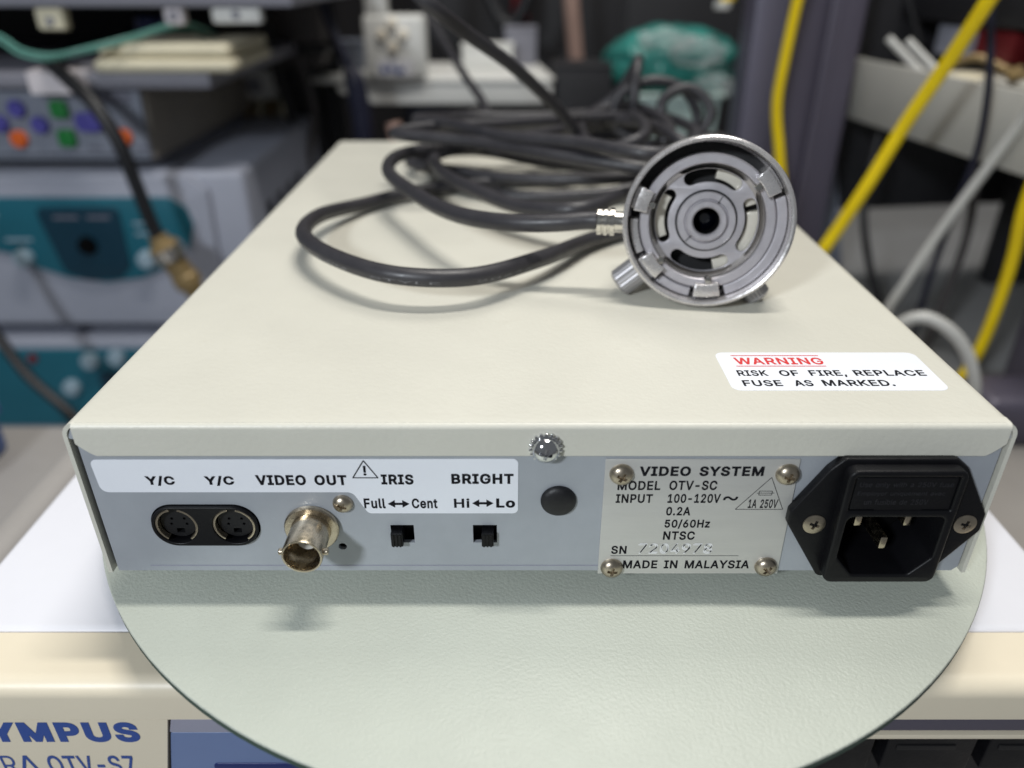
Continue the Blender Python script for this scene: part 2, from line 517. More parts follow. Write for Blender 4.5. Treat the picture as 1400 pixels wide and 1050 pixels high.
GLYPHS = {   # outlines of a plain grotesque alphabet: advance, closed loops (x, y, ...) in 1/1000 em
    '!': (196, [[67,160,63,509,132,509,128,160],[98,-4,89,-4,81,-1,73,3,66,9,60,16,56,24,53,32,52,41,53,50,56,58,60,66,66,73,73,79,81,83,89,86,98,86,107,86,116,83,123,79,130,73,136,66,140,58,143,50,143,41,143,32,140,24,136,16,130,9,123,3,116,-1,107,-4]]),
    ',': (188, [[38,-119,68,71,137,71,84,-119]]),
    '-': (453, [[337,244,337,188,114,188,114,244]]),
    '.': (188, [[95,-4,86,-4,78,-1,70,3,63,9,57,16,53,24,50,32,50,41,50,50,53,59,57,66,63,73,70,79,78,83,86,86,95,87,104,86,113,83,121,79,128,73,134,66,138,59,140,50,141,41,140,32,138,24,134,16,128,9,121,3,113,-1,104,-4]]),
    '/': (249, [[235,533,71,-76,14,-76,178,533]]),
    '0': (453, [[227,-7,199,-5,174,1,151,11,130,24,111,41,95,62,80,86,69,113,60,144,53,178,49,214,48,254,49,294,53,330,60,364,69,395,81,422,95,447,112,467,130,484,151,498,174,508,200,514,227,516,254,514,279,508,302,498,323,484,342,467,358,447,372,422,384,395,393,364,400,330,404,294,405,254,404,214,400,178,393,144,384,113,373,86,359,62,342,41,323,24,302,11,279,1,254,-5],[227,50,245,51,261,56,276,63,290,74,303,87,313,103,323,122,330,144,336,168,340,194,343,223,344,254,343,285,340,314,336,341,330,365,323,387,313,405,303,422,290,435,276,446,261,453,245,458,227,460,209,458,192,453,177,446,163,435,151,422,140,405,131,387,123,365,117,341,113,314,110,285,109,254,110,223,113,194,117,168,123,144,131,122,140,103,151,87,163,74,177,63,192,56,209,51]]),
    '1': (453, [[76,0,76,55,391,55,391,0],[276,509,276,0,212,0,212,448,209,448,86,358,86,427,198,509]]),
    '2': (453, [[64,0,64,47,234,229,248,243,261,257,272,270,282,282,291,294,299,305,305,316,311,327,315,337,318,348,320,360,320,371,319,385,317,397,313,408,308,419,301,428,293,436,283,443,273,449,262,454,250,457,237,459,224,460,209,459,196,457,184,453,172,447,162,441,153,433,145,424,139,413,134,402,130,390,128,376,127,362,66,362,67,384,71,405,77,424,86,442,98,459,111,473,126,486,143,496,162,505,182,511,203,514,225,516,247,514,268,511,288,505,306,497,323,486,337,474,350,461,361,445,370,428,376,411,380,392,381,372,380,358,378,345,375,331,371,318,365,304,357,290,347,275,336,259,322,241,306,223,288,202,267,180,153,60,153,57,389,57,389,0]]),
    '4': (453, [[40,105,40,158,247,509,311,509,109,166,109,163,413,163,413,105],[282,0,282,121,282,146,282,318,343,318,343,0]]),
    '5': (453, [[221,-7,199,-6,178,-2,159,3,140,11,123,21,108,32,94,45,83,60,73,76,66,93,62,111,60,130,122,130,124,119,127,108,132,98,138,89,145,80,154,73,163,66,173,60,184,56,196,52,208,50,221,50,236,51,250,53,264,58,276,64,288,72,298,82,307,92,314,104,320,117,324,131,327,146,328,162,327,178,324,193,320,208,314,221,306,233,297,244,286,254,275,262,262,269,248,273,233,276,218,277,205,276,192,275,180,272,167,268,156,264,145,258,136,252,128,246,67,253,96,509,366,509,366,452,151,452,134,301,136,301,145,308,155,315,166,320,178,325,190,329,203,331,216,333,229,334,247,333,263,330,279,326,294,321,308,314,321,306,334,296,345,285,355,273,364,260,372,246,379,231,384,215,388,199,390,181,391,163,390,139,385,117,379,95,369,76,357,57,343,41,327,27,309,15,289,6,268,-1,245,-5]]),
    '6': (453, [[226,-7,203,-5,182,-1,161,5,142,15,125,26,109,40,96,56,84,74,75,94,69,115,65,138,64,162,65,180,68,199,73,219,80,239,89,261,102,285,118,311,137,340,252,509,322,509,151,261,145,261,149,268,154,275,159,281,165,288,172,293,179,299,187,303,196,307,205,310,214,312,224,314,235,314,257,313,278,309,298,303,316,295,332,284,346,271,359,257,370,240,378,221,384,201,388,180,389,157,388,134,384,112,377,92,368,73,356,55,343,39,327,26,310,14,291,5,271,-2,249,-6],[226,48,241,49,254,52,267,56,279,63,289,70,299,79,307,90,314,101,320,114,324,128,327,142,327,157,327,173,324,187,320,201,314,213,307,225,299,235,289,244,279,251,267,258,254,262,241,264,226,265,212,264,198,262,186,258,174,252,163,244,153,235,145,225,138,214,132,201,128,188,126,174,125,158,126,143,128,128,132,114,138,102,145,90,153,79,163,70,174,63,186,56,198,52,212,49]]),
    '7': (453, [[97,0,323,448,323,452,62,452,62,509,391,509,391,449,165,0]]),
    '8': (453, [[226,-7,201,-6,178,-2,156,3,136,11,117,21,101,33,86,47,74,62,64,78,57,96,53,115,52,135,53,151,55,166,59,181,65,195,72,208,81,220,90,231,101,241,113,249,125,256,139,261,153,265,153,267,135,273,119,282,105,293,93,308,83,324,76,342,72,360,70,380,72,399,75,417,82,434,90,450,101,464,114,477,129,488,146,498,164,506,184,511,204,514,226,516,248,514,269,511,288,506,306,498,323,488,337,477,350,464,361,450,370,434,377,417,380,399,382,380,380,361,376,342,369,324,359,308,347,293,333,282,318,273,300,267,300,265,314,261,327,256,339,249,351,241,362,231,372,220,380,208,387,195,393,181,397,166,400,151,401,135,399,115,395,96,388,78,378,62,366,47,352,33,335,21,317,11,296,3,275,-2,251,-6],[226,49,243,50,258,52,272,55,285,60,296,66,307,74,315,82,323,91,329,102,333,113,336,126,337,139,336,152,333,165,329,177,322,189,314,199,305,208,295,216,283,223,270,228,256,232,242,234,226,235,211,234,196,232,182,228,169,223,157,216,147,208,138,199,130,189,123,177,119,165,116,152,115,139,116,126,119,113,123,102,129,91,136,82,145,74,156,66,167,60,180,55,195,52,210,50],[226,290,239,290,252,292,263,296,274,300,284,306,293,313,300,321,307,330,312,341,316,351,318,363,319,376,318,388,316,399,313,410,308,420,301,429,294,437,285,444,275,449,264,454,252,457,240,459,226,460,213,459,200,457,188,454,177,449,167,444,159,437,151,429,145,420,139,410,136,399,134,388,133,376,134,363,136,351,139,341,145,330,151,321,159,313,168,306,178,300,189,296,201,292,213,290]]),
    '9': (453, [[226,516,249,514,271,510,291,503,310,494,328,482,343,468,356,452,368,434,377,414,384,393,388,371,389,347,388,328,385,309,380,290,373,270,363,248,350,224,334,197,315,168,200,0,130,0,301,248,307,248,303,240,299,234,294,227,287,221,281,215,273,210,265,206,257,202,248,199,238,196,228,195,218,195,195,196,175,199,155,206,137,214,121,225,106,237,94,252,83,269,74,287,68,307,65,329,64,352,65,375,69,397,75,417,85,436,96,454,110,469,125,483,143,494,162,504,182,510,203,514],[226,460,212,459,199,457,186,452,174,446,163,438,154,429,145,419,138,407,133,395,129,381,126,367,125,352,126,336,129,322,133,308,138,295,145,284,154,274,163,265,174,257,186,251,199,247,212,244,226,243,240,244,254,247,267,251,279,257,289,265,299,273,307,284,314,295,320,308,324,321,327,335,327,350,327,366,324,381,320,394,314,407,307,419,299,429,290,438,279,446,267,452,254,457,241,459]]),
    'A': (480, [[16,0,201,509,276,509,463,0,395,0,287,302,282,317,276,334,270,352,264,372,257,394,250,420,241,447,232,478,245,478,236,447,228,419,220,393,213,371,206,351,201,333,195,317,191,302,85,0],[110,142,110,199,370,199,370,142]]),
    'B': (456, [[60,0,60,509,241,509,266,508,289,504,310,499,329,491,345,481,359,469,371,456,381,442,388,426,394,410,397,392,398,374,397,358,395,344,392,331,387,320,380,310,373,301,365,293,356,286,347,280,336,275,326,270,315,267,315,262,327,261,339,257,351,252,363,245,374,237,385,227,394,216,402,203,409,189,414,173,417,155,418,136,417,117,413,100,408,83,400,67,390,52,377,39,362,28,344,18,324,10,301,4,275,1,247,0],[125,57,245,57,272,58,296,63,315,70,330,80,341,92,349,105,354,120,355,137,355,149,352,161,348,173,342,184,335,194,327,203,317,211,306,218,293,224,279,228,264,230,248,231,125,231],[125,285,238,285,252,286,265,288,277,291,288,296,299,302,308,309,316,317,323,326,329,337,333,348,335,359,336,372,334,388,330,403,323,417,313,429,299,439,283,446,263,450,240,452,125,452]]),
    'C': (510, [[267,-7,235,-5,205,1,177,11,150,25,126,42,104,63,86,88,70,115,57,146,48,179,42,215,40,254,42,293,48,329,57,362,70,393,86,421,104,445,126,466,150,484,177,498,205,508,235,514,267,516,286,515,305,513,323,509,340,504,357,498,373,490,388,481,402,471,415,460,427,447,438,433,448,418,456,402,463,385,469,367,473,348,408,348,405,361,401,373,395,384,389,395,382,404,375,413,366,421,357,428,348,435,337,440,327,445,315,449,304,452,292,454,280,455,267,456,245,454,223,450,203,443,184,432,166,419,150,403,137,385,125,364,116,340,109,314,105,285,103,254,105,223,109,194,116,168,125,145,137,123,151,105,166,89,184,76,203,66,223,59,245,54,267,53,280,53,292,55,304,57,315,60,327,64,337,69,348,74,357,81,366,88,375,96,382,105,389,114,395,125,401,136,405,148,408,160,473,160,469,142,463,124,457,107,448,91,438,76,428,62,416,49,402,38,388,28,373,19,357,11,341,5,323,0,305,-4,286,-6]]),
    'D': (502, [[219,0,96,0,96,57,215,57,244,58,272,63,296,70,318,81,337,94,354,110,368,128,379,149,388,172,394,198,398,226,399,255,398,285,394,312,388,337,379,361,368,381,354,399,338,415,320,428,299,438,275,446,249,450,221,452,93,452,93,509,225,509,261,507,294,501,325,492,353,478,377,461,399,441,418,418,433,391,446,361,455,329,460,293,462,255,460,217,455,181,446,149,433,119,417,92,398,68,376,48,351,31,322,17,291,8,256,2],[125,509,125,0,60,0,60,509]]),
    'E': (419, [[60,0,60,509,372,509,372,452,125,452,125,286,355,286,355,229,125,229,125,57,375,57,375,0]]),
    'F': (410, [[60,0,60,509,369,509,369,452,125,452,125,278,346,278,346,221,125,221,125,0]]),
    'G': (520, [[269,-7,236,-5,205,1,176,11,149,25,125,43,104,64,85,88,69,116,57,146,47,179,42,215,40,254,42,293,47,329,57,362,69,393,85,421,103,445,125,466,149,484,175,498,203,508,233,514,265,516,285,515,304,513,322,509,340,504,358,497,374,489,389,480,403,469,416,458,429,445,439,431,449,416,458,401,465,384,470,367,474,349,408,349,404,361,399,372,393,383,387,393,380,403,373,411,365,420,356,427,347,434,337,439,326,444,315,448,304,452,291,454,279,455,265,456,243,454,222,450,202,443,183,432,166,419,150,404,137,385,125,364,116,340,109,314,105,285,103,254,105,223,109,194,116,168,125,145,137,124,151,105,166,90,184,76,203,66,224,59,246,54,269,53,290,54,309,57,328,63,345,71,360,81,374,93,386,107,396,123,404,141,410,160,414,180,415,202,434,199,283,199,283,256,478,256,478,200,476,170,471,141,463,115,451,91,436,69,419,50,399,33,377,19,352,8,326,0,298,-5]]),
    'H': (517, [[60,0,60,509,125,509,125,289,392,289,392,509,457,509,457,0,392,0,392,232,125,232,125,0]]),
    'I': (300, [[31,0,31,57,118,57,118,452,31,452,31,509,269,509,269,452,183,452,183,57,269,57,269,0]]),
    'K': (467, [[104,145,104,216,113,228,122,239,130,250,139,261,148,272,157,282,165,293,174,303,184,314,193,324,202,334,212,344,364,509,448,509,231,276,228,276],[60,0,60,509,125,509,125,334,124,225,125,193,125,0],[372,0,188,259,228,309,449,0]]),
    'L': (393, [[60,0,60,509,125,509,125,57,361,57,361,0]]),
    'M': (628, [[60,0,60,509,152,509,277,187,287,159,299,123,311,84,322,49,307,49,318,83,330,121,342,158,352,187,476,509,568,509,568,0,504,0,504,291,504,327,505,369,506,413,507,457,513,457,509,445,505,433,502,421,498,409,482,363,467,322,456,291,342,0,286,0,170,291,159,321,145,361,129,408,112,457,119,457,120,416,121,372,122,328,122,291,122,0]]),
    'N': (523, [[60,0,60,509,136,509,343,183,347,176,352,169,357,160,363,151,369,141,375,130,381,119,388,107,394,94,401,82,407,68,414,55,405,54,403,68,402,81,401,95,401,108,400,121,400,134,399,146,399,157,399,195,399,509,463,509,463,0,387,0,202,290,177,331,171,342,164,354,156,367,148,381,108,452,119,454,122,384,124,328,125,291,125,0]]),
    'O': (533, [[267,-7,235,-5,205,1,177,11,150,25,126,42,105,63,86,88,70,115,57,146,48,179,42,215,40,254,42,293,48,329,57,362,70,393,86,421,105,445,126,466,150,484,177,498,205,508,235,514,267,516,299,514,329,508,357,498,384,484,408,466,429,445,448,421,464,393,477,362,486,329,491,293,493,254,491,215,486,179,477,146,464,115,448,88,429,63,408,42,384,25,357,11,329,1,299,-5],[267,53,289,54,310,59,330,66,349,76,367,89,383,105,396,123,408,144,418,168,425,194,429,223,430,254,429,286,425,314,418,341,408,365,396,386,383,404,367,420,349,433,330,443,310,450,289,454,267,456,245,454,223,450,203,443,184,433,167,420,151,404,137,385,125,364,116,340,109,314,105,285,103,254,105,223,109,194,116,168,125,144,137,123,151,105,167,89,184,76,203,66,223,59,245,54]]),
    'P': (445, [[60,0,60,509,235,509,263,507,289,503,312,497,332,487,350,476,366,462,379,447,390,430,398,411,404,391,407,370,409,348,407,325,404,304,398,284,390,265,379,248,366,233,350,219,332,207,312,198,289,191,263,187,235,186,109,186,109,242,233,242,252,243,269,246,284,250,297,256,308,264,318,272,327,282,333,294,338,306,342,319,344,333,344,348,344,362,342,376,338,389,333,402,326,413,318,423,308,431,297,439,284,444,268,449,251,451,232,452,125,452,125,0]]),
    'R': (449, [[60,0,60,509,236,509,264,507,290,504,313,497,333,489,351,478,367,465,380,450,390,433,399,415,405,395,408,374,409,352,408,330,405,309,399,290,390,271,380,255,367,240,351,228,333,217,312,209,289,203,264,199,236,198,96,198,96,255,234,255,252,256,269,258,284,262,298,267,309,273,319,281,327,290,334,300,339,312,342,324,344,338,345,352,344,367,342,380,339,393,334,405,327,415,319,425,309,433,298,440,284,445,269,449,252,451,233,452,125,452,125,0],[353,0,230,229,303,229,428,0]]),
    'S': (447, [[224,-9,197,-8,172,-4,149,1,128,9,108,19,91,31,76,45,64,60,54,77,46,96,41,115,38,137,104,137,107,123,110,110,116,98,123,88,132,79,142,71,154,64,166,59,180,55,194,52,209,50,224,49,241,50,257,52,272,55,286,60,299,66,311,74,321,82,329,92,336,102,341,114,345,126,346,139,345,151,342,161,338,171,332,179,325,186,316,193,307,199,296,205,284,209,272,214,259,218,245,222,184,239,154,249,128,260,105,274,86,289,71,307,60,326,54,348,52,372,53,393,58,413,65,431,75,448,87,463,102,476,119,488,138,498,158,506,180,511,203,514,227,516,252,514,275,511,296,505,316,498,334,488,351,476,365,463,377,449,387,433,394,415,399,397,401,378,337,378,334,396,326,412,316,426,302,437,286,447,267,453,247,457,225,459,209,458,194,456,180,452,167,448,156,442,145,435,136,427,129,418,123,409,118,398,116,387,115,376,116,363,119,352,124,342,131,334,139,326,148,319,158,313,169,308,180,304,191,300,202,296,212,293,264,279,276,276,287,272,299,268,312,264,324,258,336,252,347,245,359,238,369,229,379,220,387,209,395,198,401,185,405,171,407,155,408,139,407,118,403,99,396,81,386,64,374,48,360,34,343,21,323,11,302,2,278,-4,252,-8]]),
    'T': (449, [[32,452,32,509,417,509,417,452,257,452,257,0,193,0,193,452]]),
    'U': (517, [[259,-8,230,-7,203,-2,177,5,154,15,133,28,114,43,98,60,85,80,74,101,66,124,62,148,60,173,60,509,124,509,124,178,125,160,128,144,133,128,141,113,150,99,160,87,173,77,187,68,203,61,220,56,239,53,259,52,279,53,298,56,315,61,331,68,345,77,357,87,368,99,377,113,384,128,389,144,392,160,393,178,393,509,457,509,457,173,456,148,451,124,443,101,433,80,419,60,403,43,384,28,363,15,340,5,315,-2,288,-7]]),
    'V': (480, [[204,0,16,509,84,509,192,206,197,192,203,176,209,158,215,137,222,115,230,89,239,61,248,31,235,31,244,62,252,90,260,115,267,138,274,158,279,176,285,192,290,206,395,509,463,509,278,0]]),
    'W': (686, [[155,0,16,509,82,509,163,196,166,183,170,171,173,158,175,145,187,94,189,80,192,67,195,53,197,40,189,40,192,53,194,67,197,80,200,94,203,107,205,120,208,133,211,145,224,196,306,509,380,509,462,196,465,183,468,171,471,158,474,145,486,94,489,80,492,67,494,53,497,40,488,40,491,53,493,67,496,80,499,94,502,107,504,120,507,133,510,145,523,196,603,509,670,509,530,0,455,0,368,323,363,339,359,356,355,373,351,391,347,410,344,431,340,452,336,475,350,475,346,453,342,433,339,413,335,395,331,377,327,359,323,341,318,323,230,0]]),
    'Y': (472, [[203,0,203,208,16,509,91,509,192,344,200,331,208,318,215,305,222,292,229,279,236,264,243,248,250,230,224,230,231,248,237,265,244,280,251,293,258,306,265,318,273,331,280,344,381,509,455,509,268,208,268,0]]),
    'a': (389, [[160,-9,142,-8,126,-5,110,-1,94,5,80,12,68,22,57,32,48,45,40,58,35,73,31,90,30,108,31,123,34,138,38,150,43,161,50,171,58,179,67,187,78,193,89,199,100,203,112,207,125,211,138,213,152,216,165,218,178,220,234,227,244,228,252,230,259,232,265,235,270,238,273,243,275,248,276,255,276,257,275,268,273,279,271,288,267,297,262,304,256,311,248,317,240,322,230,326,220,329,208,330,196,331,183,330,171,329,159,326,149,322,140,318,132,313,124,307,118,301,112,294,107,288,103,281,100,274,41,291,48,308,57,322,67,335,79,346,91,355,104,364,118,370,133,375,148,379,163,382,179,384,194,384,204,384,215,383,227,382,239,379,251,376,263,372,275,367,286,360,296,353,306,343,315,333,322,320,329,306,333,290,336,272,337,251,337,0,277,0,277,52,272,52,269,45,264,38,258,32,252,25,244,18,236,12,226,6,215,1,203,-3,190,-6,176,-8],[170,45,187,46,202,49,216,53,228,59,239,66,248,74,257,83,263,93,269,104,272,115,275,126,276,138,276,190,273,188,270,186,265,184,259,182,253,180,246,179,239,177,231,176,200,171,175,168,165,166,154,164,144,162,134,159,125,155,117,150,110,145,103,139,98,132,95,124,93,115,92,105,92,95,94,87,98,79,102,72,107,66,114,61,121,56,130,52,139,49,149,47,159,46]]),
    'b': (424, [[229,-8,213,-7,198,-5,184,-1,172,4,162,10,153,17,145,24,138,31,132,39,127,46,122,53,118,59,112,59,112,0,53,0,53,509,114,509,114,319,118,319,122,325,127,331,132,338,137,346,144,353,152,360,161,367,171,373,183,378,197,381,212,384,229,384,252,383,274,378,294,371,313,361,330,347,345,332,359,313,370,293,379,270,385,245,389,218,390,189,389,160,385,133,379,108,370,84,359,64,346,45,330,29,313,16,294,5,274,-2,252,-7],[220,47,237,48,253,51,267,57,279,66,291,76,301,88,309,101,316,117,321,133,325,151,327,170,328,189,327,209,325,227,321,245,316,261,309,276,301,290,291,301,280,311,267,319,253,325,237,329,220,330,203,329,188,325,174,320,161,312,150,302,140,291,132,278,125,263,120,247,116,229,113,210,113,189,113,169,116,150,120,132,125,115,132,100,140,86,150,75,162,65,174,57,188,51,204,48]]),
    'c': (396, [[207,-8,182,-7,159,-2,137,6,117,16,98,30,82,46,68,64,56,85,46,108,40,133,36,159,34,187,36,216,40,243,46,268,56,291,68,312,82,330,98,346,117,360,137,371,159,378,182,383,207,384,221,384,234,383,247,380,260,377,272,373,284,368,295,362,305,356,315,349,324,341,332,332,340,322,347,312,353,301,358,289,362,277,303,262,301,269,298,276,294,283,290,289,286,295,281,301,276,306,270,311,264,315,257,319,250,322,242,325,234,327,226,329,217,329,207,330,189,329,173,325,158,319,145,310,134,300,124,287,115,274,108,258,103,242,99,224,97,206,96,187,97,169,99,151,103,134,108,117,115,102,124,89,134,76,145,66,158,57,173,51,189,48,207,46,217,47,226,48,234,49,243,52,250,54,258,58,264,62,271,66,277,71,282,76,287,82,292,89,296,95,299,102,302,110,304,117,363,102,359,90,354,78,348,67,341,56,334,46,325,37,316,29,306,21,296,15,285,9,273,4,261,-1,248,-4,235,-6,221,-8]]),
    'd': (424, [[195,-8,172,-7,151,-2,130,5,111,16,94,29,79,45,66,64,55,84,46,108,39,133,35,160,34,189,35,218,39,245,46,270,55,293,66,313,79,332,95,347,112,361,131,371,151,378,173,383,196,384,213,384,228,381,241,378,253,373,263,367,272,360,280,353,287,346,293,338,298,331,303,325,306,319,311,319,311,509,372,509,372,0,313,0,313,59,307,59,303,53,298,46,293,39,287,31,280,24,272,17,263,10,252,4,241,-1,227,-5,212,-7],[205,47,221,48,236,51,250,57,263,65,274,75,284,86,293,100,299,115,305,132,309,150,311,169,312,189,311,210,309,229,305,247,300,263,293,278,284,291,275,302,263,312,251,320,237,325,221,329,205,330,187,329,172,325,157,319,145,311,133,301,124,290,115,276,108,261,103,245,99,227,97,209,96,189,97,170,99,151,103,133,109,117,115,101,124,88,134,76,145,66,158,57,172,51,188,48]]),
    'e': (404, [[212,-8,185,-7,161,-2,138,6,117,16,98,30,82,46,68,64,56,85,46,108,40,132,35,159,34,187,35,215,39,242,46,267,55,290,67,311,81,329,97,346,115,359,135,370,157,378,180,383,205,384,221,384,236,382,251,379,266,374,280,368,294,361,307,351,319,341,331,329,341,315,350,299,357,282,363,263,368,242,370,219,371,194,371,169,75,169,75,221,338,221,310,202,309,220,307,237,303,254,298,269,291,282,283,294,273,305,263,314,250,321,237,326,222,329,205,330,189,329,173,326,159,321,146,313,135,304,125,294,116,282,109,270,103,256,99,241,97,226,96,211,96,178,97,157,100,139,104,122,110,106,118,92,128,80,139,70,151,61,165,55,179,50,195,47,212,46,224,47,234,48,244,50,254,53,263,56,271,61,278,66,285,73,292,80,297,88,302,96,306,105,365,91,360,77,353,63,345,51,335,39,324,29,311,19,298,11,283,4,266,-1,249,-5,231,-7]]),
    'f': (254, [[228,379,228,327,6,327,6,379],[81,0,81,432,82,447,84,461,89,474,96,486,104,496,113,505,124,513,135,519,148,524,161,527,174,529,187,530,197,530,207,529,215,528,222,527,229,525,234,524,239,522,243,521,227,468,215,472,211,473,206,473,200,474,195,474,182,473,171,470,162,466,154,460,149,452,145,443,142,431,142,419,142,0]]),
    'h': (410, [[114,227,114,0,53,0,53,509,114,509,114,287,102,287,112,312,124,332,137,349,152,362,169,372,187,379,207,383,227,384,246,383,264,380,280,376,295,369,309,360,321,349,332,336,341,321,348,304,353,285,356,264,357,240,357,0,296,0,296,235,295,256,290,275,283,291,273,304,260,315,246,323,229,328,210,329,197,328,184,326,172,322,161,317,150,311,141,303,133,293,126,283,121,271,117,257,114,243]]),
    'i': (167, [[53,0,53,379,114,379,114,0],[84,443,75,444,67,446,60,449,54,455,48,461,44,468,42,475,41,483,42,491,44,499,48,506,54,512,60,517,67,521,75,523,84,524,92,523,100,521,107,517,114,512,119,506,123,499,126,491,126,483,126,475,123,468,119,461,114,455,107,449,100,446,92,444]]),
    'l': (189, [[139,-2,119,-1,101,3,86,10,74,20,65,33,58,47,54,65,53,84,53,509,114,509,114,99,114,87,115,77,117,68,120,62,124,58,130,54,137,53,146,52,160,53,170,54,181,3,162,-1,156,-2,151,-2,145,-2]]),
    'm': (610, [[53,0,53,379,112,379,112,295,108,295,112,310,118,323,125,335,132,346,141,355,151,363,161,370,172,376,183,380,195,384,207,386,219,386,239,385,257,380,273,372,287,361,299,347,309,331,316,314,321,295,312,295,317,308,322,321,329,332,337,343,347,353,357,361,368,369,381,375,394,380,407,383,422,385,437,386,453,385,468,383,483,378,497,372,510,364,522,354,532,342,541,328,548,313,553,296,556,276,557,255,557,0,496,0,496,254,494,273,490,289,483,302,473,313,460,321,447,326,433,329,419,330,406,330,395,328,384,324,374,320,365,314,358,307,351,299,345,290,341,280,338,270,336,259,335,247,335,0,274,0,274,260,273,275,269,288,262,301,253,311,242,320,229,326,215,329,199,330,188,330,178,328,168,325,158,320,148,314,140,307,132,299,126,289,121,278,117,266,114,253,114,238,114,0]]),
    'n': (410, [[114,227,114,0,53,0,53,379,112,379,112,287,102,287,112,312,124,332,137,349,152,362,169,372,187,379,207,383,227,384,246,383,264,380,280,376,295,369,309,360,321,349,332,336,341,321,348,304,353,285,356,264,357,240,357,0,296,0,296,235,295,256,290,275,283,291,273,304,260,315,246,323,229,328,210,329,197,328,184,326,172,322,161,317,150,311,141,303,133,293,126,283,121,271,117,257,114,243]]),
    'o': (415, [[207,-8,182,-7,159,-2,137,6,117,16,98,30,82,46,68,64,56,85,46,108,40,133,36,159,34,187,36,216,40,243,46,268,56,291,68,312,82,330,98,346,117,360,137,371,159,378,182,383,207,384,233,383,256,378,278,371,299,360,317,346,333,330,347,312,359,291,369,268,376,243,380,216,381,187,380,159,376,133,369,108,359,85,347,64,333,46,317,30,299,16,278,6,256,-2,233,-7],[207,46,226,48,242,51,257,57,270,66,282,76,292,89,300,102,307,117,312,134,316,151,318,169,319,187,318,206,316,224,312,242,307,258,300,274,292,287,282,300,270,310,257,319,242,325,226,329,207,330,189,329,173,325,158,319,145,310,134,300,124,287,115,274,108,258,103,242,99,224,97,206,96,187,97,169,99,151,103,134,108,117,115,102,124,89,134,76,145,66,158,57,173,51,189,48]]),
    'p': (424, [[53,-143,53,379,112,379,112,319,118,319,122,325,126,331,131,338,137,346,144,353,152,360,161,367,171,373,183,378,197,381,212,384,229,384,252,383,274,378,294,371,313,361,330,347,345,332,359,313,370,293,379,270,385,245,389,218,390,189,389,160,385,133,379,108,370,84,359,64,346,45,330,29,313,16,294,5,274,-2,252,-7,229,-8,213,-7,198,-5,184,-1,173,4,162,10,153,17,145,24,138,31,132,39,127,46,122,53,118,59,114,59,114,-143],[220,47,237,48,253,51,267,57,279,66,291,76,301,88,309,101,316,117,321,133,325,151,327,170,328,189,327,209,325,227,321,245,316,261,309,276,301,290,291,301,280,311,267,319,253,325,237,329,220,330,203,329,188,325,174,320,161,312,150,302,140,291,132,278,125,263,120,247,116,229,113,210,113,189,113,169,116,150,120,132,125,115,132,100,140,86,150,75,162,65,174,57,188,51,204,48]]),
    'q': (424, [[372,-143,311,-143,311,59,306,59,302,53,298,46,293,39,287,31,280,24,272,17,263,10,252,4,241,-1,227,-5,212,-7,195,-8,172,-7,151,-2,130,5,111,16,94,29,79,45,66,64,55,84,46,108,39,133,35,160,34,189,35,218,39,245,46,270,55,293,66,313,79,332,95,347,112,361,131,371,151,378,173,383,196,384,213,384,228,381,241,378,253,373,263,367,272,360,280,353,287,346,293,338,298,331,303,325,307,319,313,319,313,379,372,379],[205,47,221,48,236,51,250,57,263,65,274,75,284,86,293,100,299,115,305,132,309,150,311,169,312,189,311,210,309,229,305,247,300,263,293,278,284,291,275,302,263,312,251,320,237,325,221,329,205,330,187,329,172,325,157,319,145,311,133,301,124,290,115,276,108,261,103,245,99,227,97,209,96,189,97,170,99,151,103,133,109,117,115,101,124,88,134,76,145,66,158,57,172,51,188,48]]),
    'r': (259, [[53,0,53,379,112,379,112,321,115,321,122,335,130,347,140,358,152,367,166,375,181,380,196,384,213,385,229,384,243,384,243,322,230,324,224,325,219,325,213,326,207,326,194,325,182,323,170,319,159,315,149,309,140,301,132,293,126,284,121,273,117,262,114,250,114,237,114,0]]),
    's': (365, [[182,-8,163,-7,145,-5,128,-2,112,3,98,10,84,18,72,27,62,38,53,50,45,63,40,78,36,94,94,107,99,92,105,79,114,69,124,60,136,54,150,49,165,46,181,45,200,46,217,50,232,55,244,62,255,71,262,81,267,91,268,103,267,112,265,121,260,129,254,136,246,142,237,147,225,151,212,155,149,170,125,177,104,186,87,196,72,208,61,222,53,237,48,255,47,274,48,290,51,305,57,319,65,332,75,343,87,354,100,363,115,370,131,377,149,381,167,384,187,384,206,384,223,381,239,378,254,372,267,366,279,358,290,349,299,339,307,328,314,316,319,303,324,290,268,277,264,288,258,298,251,307,243,316,232,323,219,328,205,331,187,333,171,332,156,329,143,324,131,317,121,308,114,299,110,289,109,277,110,267,112,258,117,250,124,243,133,237,144,232,157,227,172,223,229,209,254,202,275,194,292,183,306,171,317,158,325,142,330,125,331,107,330,90,326,75,321,61,312,47,302,35,290,24,276,15,260,6,242,0,223,-5,203,-7]]),
    't': (227, [[204,379,204,327,6,327,6,379],[65,471,126,471,126,98,127,86,128,76,132,68,136,61,142,56,150,53,159,51,170,50,185,51,202,54,213,2,208,0,203,-1,198,-2,192,-3,186,-3,180,-4,174,-4,168,-4,145,-3,125,2,107,10,92,21,80,35,72,52,67,71,65,93]]),
    'u': (410, [[182,-5,164,-4,146,-1,130,4,115,11,101,20,89,31,78,44,69,59,62,76,57,95,54,116,53,139,53,379,114,379,114,144,115,123,119,105,127,89,137,75,150,64,164,56,181,52,200,50,213,51,226,53,238,57,249,62,259,69,268,77,276,86,283,97,289,109,293,122,295,137,296,153,296,379,357,379,357,0,298,0,298,92,307,92,297,67,286,47,272,30,257,17,240,7,222,0,203,-4]]),
